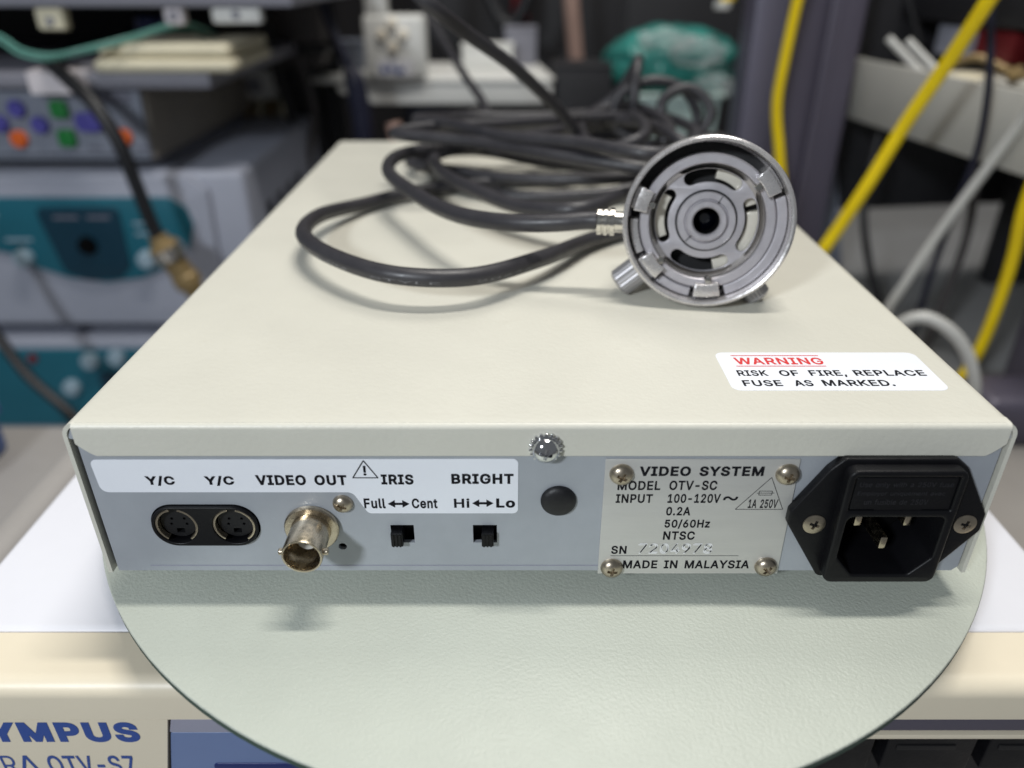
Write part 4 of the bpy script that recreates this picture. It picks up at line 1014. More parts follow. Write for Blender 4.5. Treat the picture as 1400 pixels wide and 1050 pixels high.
# local frame: +Z towards the viewer, X right, Y up (millimetres)
RO = 26.9
ring = lathe([(RO - .5, 3.6), (RO - .9, 3.8), (RO - 1.5, 3.6), (RO - 1.7, 3.0), (RO - 1.8, -9.0), (RO - 5.5, -9.2), (RO - 5.5, -12), (RO - 3.0, -12.0),
              (RO - 2.4, -7.5), (RO - .3, -6.5), (RO, -5.8), (RO, 3.0)], 96, 'z', closed=True)
link('coupler_ring', ring, 'steel', H, local=True)
hb = link('body', lathe([(RO - 5.6, -9.4), (RO - 5.6, -11.5), (RO - 4, -12.2), (RO - 4, -31), (RO - 6, -33), (0, -33)], 64, 'z'), 'steel_matte', H, local=True)
# inner face: flange, slotted plate, hub, lens
slots = []
for c_, hw in ((86, 30), (176, 27), (266, 31), (356, 27)):
    slots.append(arc_slot(12.3, 16.4, c_ - hw, c_ + hw))
link('slotted_plate', plate(circle(0, 0, 18.0, 72), slots + [circle(0, 0, 4.6, 32)], -6.0, -4.4, FLAT, .3), 'steel_matte', H, local=True)
link('inner_flange', lathe([(18.3, -5.5), (18.3, -.9), (18.7, -.4), (20.9, -.4), (21.4, -.9), (21.4, -9.0)], 80, 'z'), 'steel_matte', H, local=True)
link('bevel_ring', lathe([(16.6, -4.3), (17.0, -3.6), (18.1, -1.6), (18.2, -4.3)], 80, 'z', closed=True), 'steel_bright', H, local=True)
link('back_plate', lathe([(21.4, -12.2), (0, -12.2)], 64, 'z'), 'dark_plastic', H, local=True)
for a0, a1 in ((20, 82), (150, 205), (285, 372)):
    link('inner_rail', plate(sector(13.2, 18.0, a0, a1, 16), [], -12.0, -7.4, FLAT, .3), 'rail_metal', H, local=True)
hub_ = link('hub', lathe([(9.3, -4.5), (9.3, -3.0), (9.0, -2.7), (7.2, -2.7), (6.9, -3.4), (6.7, -3.4), (6.4, -2.2), (6.1, -1.9), (4.8, -1.9), (4.3, -2.5), (4.1, -6.5), (4.1, -12)], 64, 'z'),
            'steel_matte', H, local=True)
link('hub_groove', lathe([(9.32, -4.35), (9.95, -4.35)], 64, 'z'), 'dark_plastic', H, local=True)
for a in (62, 228):
    bm = bmesh.new()
    add_box(bm, 6.4, 9.1, -.14, .14, -3.2, -2.62)
    bmesh.ops.rotate(bm, cent=(0, 0, 0), matrix=Matrix.Rotation(radians(a), 3, 'Z'), verts=bm.verts)
    link('hub_slit', finish(bm_scale(bm)), 'dark_plastic', hub_, local=True)
link('lens_tube', lathe([(4.05, -3.4), (4.0, -11.5), (0, -11.5)], 40, 'z'), 'void', H, local=True)
link('lens', lathe([(3.9, -9.9), (2.8, -9.2), (1.6, -8.8), (0, -8.7)], 40, 'z'), 'lens_glass', H, local=True)
# bayonet claws
for a, wdt in ((163, 19), (37, 21), (221, 20), (275, 21)):
    cl_ = link('claw', plate(sector(19.6, 23.8, a - wdt / 2, a + wdt / 2, 6), [], -.3, 3.0, FLAT, .35), 'steel', H, local=True)
    link('claw_foot', plate(sector(22.0, 24.8, a - wdt / 2 + 1, a + wdt / 2 - 1, 6), [], -9.1, -.4, FLAT, .2), 'steel', H, local=True)
    link('claw_pin', lathe([(0, 1.9), (1.0, 1.8), (1.3, 1.1), (1.3, -.4), (0, -.4)], 18, 'z', (18.5 * cos(radians(a + 2)), 18.5 * sin(radians(a + 2)), 0)),
         'steel_bright', H, local=True)
# cam segments between the claws
link('cam_segment', plate(sector(21.7, 24.9, -70, 22, 24), [], -8.9, -1.2, FLAT, .35), 'steel_matte', H, local=True)
link('cam_segment', plate(sector(21.8, 24.4, 180, 208, 10), [], -8.9, -1.2, FLAT, .3), 'steel', H, local=True)
link('cam_segment', plate(sector(21.8, 24.6, 234, 262, 10), [], -8.9, -.6, FLAT, .3), 'steel_matte', H, local=True)
link('cup_shade', lathe([(21.5, -8.7), (25.0, -8.7)], 80, 'z'), 'dark_plastic', H, local=True)  # dark annulus: shade of the deep gap put into its colour


# radial knobs: knurled stubs that prop the head
def knob(ang, r0, r1, rad, zc, tip):
    bm = bmesh.new()
    d = Vector((cos(radians(ang)), sin(radians(ang)), 0))
    M = Matrix((Vector((0, 0, 1)).cross(d), Vector((0, 0, 1)), d)).transposed()
    N = 48
    prof_ = [(rad * .86, r0), (rad * .86, r0 + 2), (rad, r0 + 2.4), (rad, r1 - .9), (rad * .8, r1), (0, r1)]
    O_ = Vector((0, 0, zc))
    rings = []
    for r_, h_ in prof_[:-1]:
        rings.append([bm.verts.new(O_ + M @ Vector((r_ * (1 + (.045 if k % 2 and r_ >= rad else 0)) * cos(2 * pi * k / N),
                                                    r_ * (1 + (.045 if k % 2 and r_ >= rad else 0)) * sin(2 * pi * k / N), h_))) for k in range(N)])
    for a_, b_ in zip(rings, rings[1:]):
        for k in range(N):
            j = (k + 1) % N
            bm.faces.new((a_[k], a_[j], b_[j], b_[k]))
    bm.faces.new(rings[-1])
    return finish(bm_scale(bm), 20)


link('knob', knob(221, 20.0, 35.6, 4.7, -7.5, 0), 'knurl', H, local=True)
link('knob', knob(309, 20.0, 32.6, 4.2, -8.5, 0), 'knurl', H, local=True)
# strain relief on the left
link('strain_relief', lathe([(0, 0), (3.4, 0), (3.4, 3.0), (4.5, 3.2), (4.5, 4.6), (3.9, 4.8), (3.9, 5.4), (4.5, 5.6), (4.5, 6.6), (3.9, 6.8), (3.9, 7.3), (4.4, 7.5),
                             (4.4, 8.8), (3.4, 9.3), (0, 9.3)], 40, '-x', (-RO + 0.6, -1.6, -3.4)), 'steel_bright', H, local=True)
CABLE = [(24, 85.9, 82.8), (18, 87.2, 82.6), (9, 88, 81.6), (-7, 93, 80), (-26, 109, 78), (-47, 147, 76), (-63, 186, 76), (-62, 216, 76), (-48, 236, 75), (-22, 242, 73), (15, 226, 70), (47, 221, 70), (83, 255, 70), (98, 289, 74), (81, 313, 78), (35, 295, 80), (-15, 266, 82), (-49, 246, 84), (-65, 229, 84), (-46, 218, 84), (-21, 206, 84), (12, 180, 84), (51, 162, 82), (82, 170, 78), (88, 166, 72), (72, 150, 66), (48, 147, 62), (25, 130, 62), (3, 96, 66), (-21, 73, 68), (-45, 72, 69), (-69, 90, 69), (-86, 118, 68), (-87, 149, 66), (-74, 181, 62), (-51, 204, 62), (-14, 224, 61), (27, 233, 61), (65, 259, 62), (93, 303, 62), (84, 327, 66), (51, 319, 72), (1, 251, 78), (-29, 235, 76), (-45, 238, 72), (-43, 215, 70), (-23, 174, 70), (-2, 147, 70), (19, 134, 73), (39, 157, 72), (64, 193, 68), (88, 239, 66), (74, 269, 68), (41, 260, 70), (-7, 267, 68), (-48, 275, 65), (-62, 256, 64), (-45, 240, 64), (-14, 222, 64), (21, 209, 66), (56, 203, 70), (86, 219, 75), (75, 223, 82), (66, 278, 80), (38, 324, 74), (2, 335, 68), (-47, 308, 62), (-50, 254, 61), (-32, 214, 61), (-7, 198, 61), (21, 194, 62), (45, 196, 64), (78, 210, 70), (101, 221, 78), (88, 202, 87), (51, 154, 90), (21, 176, 90), (-10, 199, 88), (-36, 235, 87), (-60, 278, 82), (-34, 331, 75), (11, 337, 74), (56, 350, 74), (63, 290, 82), (55, 217, 84), (43, 215, 80), (32, 253, 76), (39, 313, 78), (60, 328, 82), (76, 290, 82), (72, 238, 80), (62, 250, 70), (67, 310, 65), (64, 305, 87), (66, 315, 106), (69, 338, 105), (58, 345, 85), (38, 346, 72), (-7, 340, 68), (-36, 335, 67), (-28, 340, 63), (-22, 350, 66), (-27, 390, 74), (-41, 440, 84), (-65, 520, 105), (-85, 560, 131), (-98, 540, 163), (-96, 420, 179), (-70, 250, 167), (-53, 190, 153), (-41, 180, 144), (-26, 200, 131), (-7, 222, 116), (15, 248, 94), (37, 272, 70), (61, 285, 63), (93, 300, 63), (103, 308, 76), (94, 311, 93), (74, 312, 98), (55, 311, 88), (56, 309, 72), (76, 303, 64), (100, 297, 68), (108, 300, 84), (95, 305, 95), (80, 302, 88), (84, 296, 72), (104, 290, 62)]
cpath = catmull(CABLE, 9)
bm = add_tube(bmesh.new(), cpath, 3.05, 16)
cb = link('cable', finish(bm_scale(bm), 60), 'cable_grey', H)
# faint print along the front loop: letters bent onto the jacket
i0 = 9 * 28
seg_ = cpath[i0:i0 + 9 * 5]
S_ = [0.0]
for a, b in zip(seg_, seg_[1:]):
    S_.append(S_[-1] + (b - a).length)
me = text_mesh('20276     AWM   STYLE'.replace('20276     AWM   STYLE', 'LT   E   AWM   STYLE   20276'), 0.0)
bx = max(v.co.x for v in me.vertices)
total = S_[-1]
cam_p = Vector((-7, -161, 157.5))
fr = frames(seg_)
for v in me.vertices:
    s_pos = total * (0.86 - 0.80 * v.co.x / bx)
    k = 0
    while k < len(S_) - 2 and S_[k + 1] < s_pos:
        k += 1
    tt = (s_pos - S_[k]) / max(1e-6, S_[k + 1] - S_[k])
    p = seg_[k].lerp(seg_[k + 1], tt)
    t = fr[k][0].lerp(fr[k + 1][0], tt).normalized()
    up = Vector((0, 0, 1))
    up = (up - t * up.dot(t)).normalized()
    side = up.cross(t)
    if side.y > 0:
        side = -side
    ang = radians(-22) + (v.co.y * 1.7) / 3.05
    v.co = (p + (side * cos(ang) + up * sin(ang)) * 3.12) * MM
link('lettering', me, 'cable_print', cb)

# ================================================================== SURROUNDINGS, LEFT: rack of units
RK = thing('equipment_rack', 'grey shelving rack on the left holding the stacked units', 'rack', (-470, 720, -740))
for z0, z1, x1, y0 in ((126, 146, -190, 545), (62, 75, -270, 545), (-12, -5, -345, 585), (-181, -172, -262, 575)):
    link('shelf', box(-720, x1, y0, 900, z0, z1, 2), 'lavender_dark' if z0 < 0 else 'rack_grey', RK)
for x in (-705,):
    link('post', box(x - 15, x + 15, 880, 905, -740, 420, 2), 'arm_grey', RK)
link('post', box(-345, -315, 905, 935, -740, 420, 2), 'arm_grey', RK)
link('back_sheet', box(-720, -230, 902, 904, -400, 420), 'dark_box', RK)

# keypad unit
K = thing('keypad_unit', 'grey unit with violet green and orange round buttons on the left rack', 'control unit', (-470, 700, -5))
link('case', box(-600, -338, 562, 880, -4, 63, 5, 3), 'brown_grey', K)
link('front_panel', plate(rpoly([(-598, 61), (-340, 61), (-342, -2), (-598, -2)], 3), [], -561.5, -557, PANEL, 1), 'bluegrey_panel', K)
for x, z, r_, m_ in ((-452, 44, 7.5, 'violet_btn'), (-435, 30, 7.5, 'violet_btn'), (-471, 31, 7.5, 'violet_btn'), (-458, 17.5, 7.5, 'orange_btn'), (-362, 19, 7.5, 'orange_btn')):
    link('round_button', lathe([(0, 560.5), (r_, 560.5), (r_, 553.5), (r_ - 1, 552.5), (0, 552)][::-1], 28, '-y', (x, 1113 - 0, z)) if False else
         lathe([(r_, -557), (r_, -552.5), (r_ - 1, -551.6), (0, -551.2)], 28, '-y', (x, 0, z)), m_, K)
for z in (43.5, 18.5):
    link('square_button', plate(rpoly([(-421, z - 7.5), (-406, z - 7.5), (-406, z + 7.5), (-421, z + 7.5)], 3), [], -557, -551.5, PANEL, .8), 'green_btn', K)
link('wide_button', plate(rpoly([(-402, 24), (-378, 24), (-378, 41), (-402, 41)], 7), [], -557, -552, PANEL, .8), 'violet_btn', K)
for k in range(3):
    link('legend', plate(rpoly([(-398 + 22 * k, 8), (-384 + 22 * k, 8), (-384 + 22 * k, 11), (-398 + 22 * k, 11)], .4), [], -557, -556.4, PANEL), 'lavender_dark', K)
link('seam', boxes([(-598, -342, 556.2, 557.2, 2.5, 3.6)]), 'dark_box', K)
link('name_tag', plate(rpoly([(-392, 48), (-348, 48), (-348, 58), (-392, 58)], 2), [], -557, -556, PANEL, .2), 'lavender_dark', K)

# light source
LS = thing('light_source', 'lavender unit with teal arched control panel and dark screen on the left rack', 'light source', (-460, 720, -171))
link('case', box(-640, -262, 564, 890, -170.5, -13, 7, 3), 'lavender', LS)
link('face_frame', plate(rpoly([(-638, -16), (-312, -16), (-296, -30), (-300, -150), (-316, -168), (-638, -168)][::-1], 6), [], -563.5, -556, PANEL, 2), 'lavender', LS)
arch = [(-640, -36), (-332, -36), (-318, -46), (-314, -62), (-322, -84), (-345, -104), (-375, -117), (-413, -122), (-450, -117), (-478, -106), (-500, -92), (-640, -60)]
tp = link('arch_panel', plate(rpoly(arch[::-1], 8), [], -556.5, -553, PANEL, 1), 'teal', LS)
link('arch_trim', plate(rpoly([(x + (-413 - x) * -.05, z + (-80 - z) * -.14) for x, z in arch][::-1], 9), [], -556.8, -555, PANEL, .5), 'lavender', LS)
link('screen', plate(rpoly([(-462, -45), (-382, -45), (-384, -104), (-398, -117), (-430, -119), (-450, -110)][::-1], 6), [], -553.2, -551, PANEL, .5), 'teal_dark', tp)
link('screen_knob', lathe([(9, -551), (8, -546), (0, -545)], 24, '-y', (-420, 0, -82)), 'void', tp)
for z, x0, x1 in ((-53, -446, -422), (-53, -414, -392)):
    link('legend', plate(rpoly([(x0, z - 3), (x1, z - 3), (x1, z), (x0, z)], .5), [], -551.2, -550.6, PANEL), 'lavender_dark', tp)
for x, z in ((-486, -95), (-365, -96)):
    link('dial', lathe([(9, -553), (8.5, -545), (7, -543.5), (0, -543)], 24, '-y', (x, 0, z)), 'knob_grey', tp)
for k in range(4):
    link('side_vent', boxes([(-262.2, -261.4, 620 + 40 * k, 640 + 40 * k, -120, -60)]), 'dark_box', LS)
for k, (x0, x1, z) in enumerate(((-530, -500, -52), (-530, -508, -60), (-372, -350, -60), (-372, -340, -70), (-500, -474, -76))):
    link('legend', plate(rpoly([(x0, z - 2.5), (x1, z - 2.5), (x1, z), (x0, z)], .4), [], -553.2, -552.6, PANEL), 'knob_grey', tp)
# lower unit
LU = thing('lower_unit', 'pale unit with teal panel and round dials lowest on the left rack', 'control unit', (-500, 720, -400))
link('case', box(-660, -372, 556, 890, -400, -184, 5, 3), 'lavender', LU)
tp2 = link('panel', plate(rpoly([(-640, -196), (-388, -196), (-388, -290), (-640, -290)], 6), [], -555.5, -552, PANEL, 1), 'teal', LU)
for x, z in ((-451, -208), (-479, -240), (-422, -204)):
    link('dial', lathe([(9, -552), (8.5, -545), (7, -543.5), (0, -543)], 24, '-y', (x, 0, z)), 'knob_grey', tp2)
link('lamp', lathe([(5, -552), (4.5, -549), (0, -548)], 20, '-y', (-512, 0, -206)), 'dark_red', tp2)
link('slot', plate(rpoly([(-448, -222), (-405, -222), (-405, -250), (-448, -250)], 3), [], -552.2, -550, PANEL, .4), 'teal_dark', tp2)
link('support', box(-650, -380, 560, 880, -740, -400.5), 'dark_box', LU)

# folded towels on the upper shelf
TW = thing('folded_towels', 'cream folded towels on the upper left shelf', 'towels', (-310, 600, 75))
for k in range(2):
    bm = bmesh.new()
    add_box(bm, -366 + 4 * k, -246 - 3 * k, 538 + 5 * k, 660, 75.6 + 11.5 * k, 86.5 + 11.5 * k, 5.2, 4)
    for v in bm.verts:
        v.co += noise.noise_vector(v.co * .03) * 1.5
        v.co.z = max(v.co.z, 75.2)
    link('towel', finish(bm_scale(bm), 60), 'cloth_cream', TW)
bm = bmesh.new()
bmesh.ops.create_grid(bm, x_segments=24, y_segments=18, size=1)
for v in bm.verts:
    x, y = v.co.x, v.co.y
    if y > -0.2:
        v.co = Vector((-402 + 26 * x, 545 + (y + .2) * 60, 76.6 + 1.2 * noise.noise(Vector((x * 2, y * 2, 0)))))
    else:
        v.co = Vector((-402 + 26 * x, 543.2 - .6 * noise.noise(Vector((x * 2, y * 2, 3))), 76 + (y + .2) * 22))
r_ = bmesh.ops.solidify(bm, geom=bm.faces[:], thickness=.5)
link('paper_sheet', finish(bm_scale(bm), 60), 'paper', label='pale sheet of paper draped over the edge of the upper left shelf', cat='paper')
# things hanging or standing on the topmost shelf edge
for i, (x, w_, z, m_, lb) in enumerate(((-398, 17, 108, 'cloth_cream', 'cream clip hanging leftmost under the top left shelf edge'),
                                        (-293, 12, 112, 'paper', 'small pale pink clip hanging under the top left shelf edge'),
                                        (-240, 30, 113, 'tray_white', 'wide white clip hanging rightmost under the top left shelf edge'))):
    c_ = thing('hanging_clip', lb, 'clip', (x, 556, 126))
    link('jaw', box(x - w_ * .7, x + w_ * .7, 549, 562, z, 125.8, 3, 2), m_, c_)
    link('rivet', lathe([(4, -549.2), (3, -547.5), (0, -547.2)], 16, '-y', (x, 0, z + 7)), 'rack_grey', c_)
link('bottle_cap', lathe([(0, 0), (14, 0), (14, 16), (12, 18), (0, 18)], 32, 'z', (-352, 640, 96)), 'deep_blue', label='blue round cap in the dark gap of the upper left shelf', cat='cap')
GT = [(-448, 520, 111), (-426, 520, 106), (-408, 515, 96), (-386, 515, 92), (-357, 520, 97), (-328, 540, 104), (-290, 560, 113), (-280, 640, 90)]
tg = thing('tubing', 'thin pale green tubing looped over the upper left shelf', 'tubing', (-400, 520, 90))
link('tube', tube(GT, 1.7, 10), 'green_tube', tg)
link('tube', tube([(x - 8, y + 8, z - 4) for x, y, z in GT], 1.5, 10), 'green_tube', tg)
# black cable with metal plug in front of the light source
BC = thing('light_cable', 'black cable with metal plug hanging in front of the teal control panel', 'cable', (-324, 500, -104))
link('jacket', tube([(-425, 600, 84), (-406, 545, 85), (-379, 520, 72), (-355, 505, 54), (-340, 500, 25), (-334, 500, -9), (-329, 500, -41), (-324, 500, -63)], 6.2, 14), 'black_rubber', BC)


def along(a, b, prof_, seg=32):
    a, b = Vector(a), Vector(b)
    d = (b - a).normalized()
    x = d.orthogonal().normalized()
    M = Matrix((x, d.cross(x), d)).transposed()
    bm = add_lathe(bmesh.new(), prof_, seg, origin=a, mtx=M)
    return finish(bm_scale(bm))


link('plug', along((-326, 499, -56), (-305, 506, -112), [(0, 0), (8, 0), (9, 6), (14, 10), (14, 22), (11, 24), (11, 40), (12.5, 42), (12.5, 52), (9, 55), (9, 62), (0, 62)]), 'ochre', BC)
link('collar', along((-325.0, 499.3, -58), (-305, 506, -112), [(0, 2), (15.2, 9), (15.2, 20), (0, 24)]), 'steel_bright', BC)
DC = thing('power_lead', 'black lead drooping at the left edge below the teal panels', 'cable', (-435, 430, -200))
link('jacket', tube([(-490, 470, -40), (-475, 450, -95), (-456, 440, -131), (-435, 430, -162), (-405, 420, -190), (-374, 400, -212)], 5, 12), 'black_rubber', DC)
ST = thing('white_adapter', 'small white box beside the dark pillar behind the lid', 'box', (-330, 850, 9))
link('body', box(-350, -305, 846, 880, 8, 44, 4, 2), 'tray_white', ST)
link('socket', lathe([(10, -845.5), (9, -842), (0, -842)], 24, '-y', (-328, 0, 26)), 'rack_grey', ST)
OB = thing('wire_bundle', 'bundle of pale leads hanging below the small white box', 'leads', (-330, 860, -50))
for k in range(5):
    link('lead', tube([(-352 + 13 * k, 858, 8), (-356 + 14 * k, 852, -10), (-350 + 12 * k, 856, -30), (-340 + 9 * k, 862, -52), (-330 + 5 * k, 870, -80)], 3.4, 10), 'ochre' if k % 2 else 'cloth_cream', OB)

# ================================================================== SURROUNDINGS, CENTRE
MA = thing('monitor_pillar', 'dark grey pillar standing behind the top left corner of the lid', 'pillar', (-278, 890, -740))
link('column', box(-322, -240, 850, 930, 44, 430, 10, 3), 'arm_grey', MA)
link('base_column', box(-300, -255, 862, 915, -740, 44), 'dark_box', MA)
link('collar', box(-328, -234, 846, 934, 60, 72, 4), 'black_rubber', MA)
TR = thing('white_tray', 'white instrument tray behind the coiled cable', 'tray', (-100, 940, 0))
link('deck', plate(rpoly([(-266, 850), (48, 850), (30, 1030), (-210, 1030)], 14), [], 27, 33, FLAT, 2), 'tray_white', TR)
link('front_edge', plate(rpoly([(-262, 26), (46, 26), (40, 2), (-180, 2)][::-1], 8), [], -862, -853, PANEL, 2), 'tray_white', TR)
link('stem', box(-150, -90, 900, 960, -740, 26.5, 4), 'navy_rubber', TR)
CB = thing('junction_box', 'white box with four round metal studs standing on the white tray', 'junction box', (-150, 850, 33))
link('body', box(-187, -113, 842, 880, 33.3, 104, 5, 3), 'tray_white', CB)
link('upright', box(-183, -158, 846, 876, 104, 260, 2), 'tray_white', CB)
for x, z in ((-150.5, 96.5), (-164, 83), (-138, 83.5), (-151, 69)):
    link('stud', lathe([(6.2, -842.2), (6.0, -838), (4.6, -835.8), (0, -835)], 24, '-y', (x, 0, z)), 'stud_metal', CB)
lb_ = link('tag', plate(rpoly([(-172, 36), (-128, 36), (-128, 56), (-172, 56)], 3), [], -842.2, -840.5, PANEL, .4), 'unit_white', CB)
link('print', boxes([(-167, -160, 839.9, 840.4, 41, 48), (-157, -152, 839.9, 840.4, 42, 49), (-150, -140, 839.9, 840.4, 40, 46)]), 'blue_ink', lb_)
NC = thing('navy_plug', 'dark navy plug and lead standing in front of the white tray', 'plug', (-183, 770, -100))
link('lead', tube([(-221, 780, 144), (-213, 770, 109), (-195, 760, 69), (-188, 760, 48)], 5, 12), 'navy_rubber', NC)
link('plug_body', tube([(-191, 760, 55), (-186, 760, 42), (-183, 765, 10), (-183, 770, -16), (-188, 790, -80)], lambda t: 8 + 4 * min(1, t * 4), 16), 'navy_rubber', NC)
link('finger_strap', tube([(-150, 790, -10), (-146, 786, -28), (-150, 786, -50), (-158, 790, -70)], 9, 12), 'skin_strap', label='pale tan strap end beside the navy plug', cat='strap')
DB = thing('grey_carton', 'dark grey carton behind the leaning cable right of the white tray', 'carton', (90, 960, -100))
link('body', box(47, 122, 880, 980, -120, 42, 2), 'dark_box', DB)
link('flap', box(46, 123, 878, 940, 42.2, 44.5, .5), 'dark_box', DB)
link('support', box(40, 320, 870, 1060, -740, -120.5), 'dark_box', DB)
# basket with holes
BK = thing('mint_basket', 'mint green perforated basket holding the green bag', 'basket', (215, 930, -120))
hol = []
for r in range(6):
    for c in range(6):
        hol.append(rpoly([(160 + c * 15.2, -4 - r * 15 - 8), (168 + c * 15.2, -4 - r * 15 - 8), (168 + c * 15.2, -4 - r * 15), (160 + c * 15.2, -4 - r * 15)], 2.5, 3))
link('front_wall', plate(rpoly([(148, 9), (258, 9), (252, -110), (154, -110)][::-1], 4), hol, -863, -860, PANEL, .6), 'mint', BK)
link('rim', plate(rpoly([(140, 852), (266, 852), (266, 1000), (140, 1000)], 10), [rpoly([(147, 859), (259, 859), (259, 993), (147, 993)], 8)], 9.2, 14, FLAT, 1.5), 'mint', BK)
link('side_wall', boxes([(150, 153, 864, 990, -110, 9), (253, 256, 864, 990, -110, 9), (150, 256, 988, 991, -110, 9)]), 'mint', BK)
link('bottom', boxes([(150, 256, 862, 990, -119, -111)]), 'mint', BK)


def blob(cx, cy, cz, rx, ry, rz, amp, fr_, sub=5, seed=0):
    bm = bmesh.new()
    bmesh.ops.create_icosphere(bm, subdivisions=sub, radius=1)
    for v in bm.verts:
        n_ = v.co.normalized()
        q = n_ * fr_ + Vector((seed, seed * 2, 0))
        d = 1 + amp * (noise.turbulence(q, 3, True) - .5)
        v.co = Vector((cx + rx * n_.x * d, cy + ry * n_.y * d, cz + rz * n_.z * d))
    return finish(bm_scale(bm), 150)


GB = thing('green_bag', 'crumpled teal green bag in clear wrap behind the coiled cable', 'bag', (210, 940, 0))
link('bag', blob(205, 950, 40, 92, 58, 50, .22, 1.1), 'green_bag', GB)
for k, (x, z, rx, rz) in enumerate(((228, 60, 34, 20), (255, 18, 26, 16), (190, 72, 40, 12))):
    link('clear_wrap', blob(x, 888 + 4 * k, z, rx, 14, rz, .5, 1.6, 4, k + 3), 'clear_wrap', GB)
CR = thing('dark_cabinet', 'dark cabinet with dark doors at the top centre', 'cabinet', (120, 1400, -740))
link('body', box(-180, 620, 1300, 1700, -740, 420, 5), 'dark_box', CR)
for x0, x1, m_ in ((-170, 5, 'dark_box'), (12, 180, 'dark_box'), (190, 400, 'dark_box'), (408, 610, 'dark_box')):
    link('door', box(x0, x1, 1292, 1299.5, -700, 400, 2), m_, CR)
link('red_file', box(-8, 20, 1180, 1290, 80, 330, 3), 'dark_red', label='dark red upright strip at the top centre', cat='file')
link('hanging_strap', tube([(78, 1120, 330), (76, 1110, 200), (80, 1100, 120), (90, 1105, 40), (96, 1110, -10)], 12, 10), 'skin_strap', label='tan strap hanging at the top centre before the dark cabinet', cat='strap')
link('black_hose', tube([(8, 1050, 330), (22, 1050, 220), (20, 1050, 130), (-10, 1050, 80), (-40, 1060, 120), (-50, 1080, 260)], 10, 10), 'black_rubber', label='black hose looping at the top centre above the white tray', cat='hose')

# ================================================================== SURROUNDINGS, RIGHT
PO = thing('aluminium_post', 'grey violet aluminium profile post behind the camera head', 'post', (264, 625, -740))
link('left_flange', box(214, 245, 604, 650, -740, 460, 4, 2), 'post_grey', PO)
link('web', box(245, 280, 612, 640, -740, 460), 'post_purple', PO)
link('right_flange', box(280, 313, 598, 655, -740, 460, 4, 2), 'post_purple', PO)
link('edge_bead', box(284, 290, 595, 598.5, -740, 460, 1), 'post_purple', PO)


def lead(name, pts, r, m_, label, cat='cable', seg=14):
    return link(name, tube(pts, r, seg), m_, label=label, cat=cat)


lead('yellow_cable', [(246, 575, 250), (244, 580, 147), (243, 582, 131), (241, 585, 85), (241, 587, 42), (249, 585, 3), (258, 582, -38), (270, 584, -84), (280, 580, -200)], 4.6, 'yellow_jacket',
     'yellow cable running down the grey violet post')
lead('yellow_cable', [(300, 320, 230), (286, 340, 165), (280, 350, 139), (277, 370, 105), (268, 390, 61), (255, 400, 14), (239, 410, -34), (222, 410, -68), (200, 408, -146)], 4.7, 'yellow_jacket',
     'yellow cable slanting down to the right edge of the cream lid')
lead('yellow_cable', [(340, 345, 120), (345, 350, 62), (346, 355, 10), (353, 360, -26), (357, 365, -65), (357, 370, -110), (348, 372, -146)], 4.2, 'yellow_jacket',
     'yellow cable bending down at the right edge of the picture')
lead('thin_black_cable', [(298, 400, 230), (302, 400, 154), (313, 400, 124), (325, 400, 78), (335, 410, 35), (336, 420, -17), (338, 430, -82), (344, 436, -200)], 2.6, 'navy_rubber',
     'thin black cable hanging in front of the beige tray')
lead('black_lead', [(330, 600, 260), (339, 600, 150), (349, 595, 124), (363, 590, 95)], 3.2, 'black_rubber', 'short black lead hanging above the beige tray')
lead('pale_grey_cable', [(352, 372, 130), (349, 380, 90), (349, 390, 64), (340, 400, 27), (326, 410, -20), (310, 415, -70), (301, 415, -96), (297, 412, -146)], 3.7, 'white_jacket',
     'pale grey cable slanting down behind the right lid edge')
lead('white_loop_cable', [(262, 335, -146), (262, 330, -90), (265, 325, -64), (277, 320, -56), (293, 315, -62), (309, 312, -78), (320, 310, -100), (329, 310, -140)], 4.2, 'white_jacket',
     'white cable loop just behind the right edge of the lid')

BT = thing('beige_tray', 'beige open tray on the right with papers in it', 'tray', (460, 480, 20), (0, 0, 0))
bm = bmesh.new()
a0, a1 = Vector((318, 640)), Vector((372, 250))
dr = (a1 - a0).normalized()
nr = Vector((-dr.y, dr.x))
if nr.x < 0:
    nr = -nr


def tray_box(bm, s0, s1, n0, n1, z0, z1, bev):
    add_box(bm, s0, s1, n0, n1, z0, z1, bev, 2)


def tray_mesh(lst):
    bm = bmesh.new()
    for b in lst:
        bb = bmesh.new()
        add_box(bb, *b, bev=1.5, seg=2)
        for v in bb.verts:
            s, n_ = v.co.x, v.co.y
            v.co = Vector((a0.x + dr.x * s + nr.x * n_, a0.y + dr.y * s + nr.y * n_, v.co.z))
        tmp = bpy.data.meshes.new('t')
        bb.to_mesh(tmp)
        bb.free()
        bm.from_mesh(tmp)
        bpy.data.meshes.remove(tmp)
    return finish(bm_scale(bm))


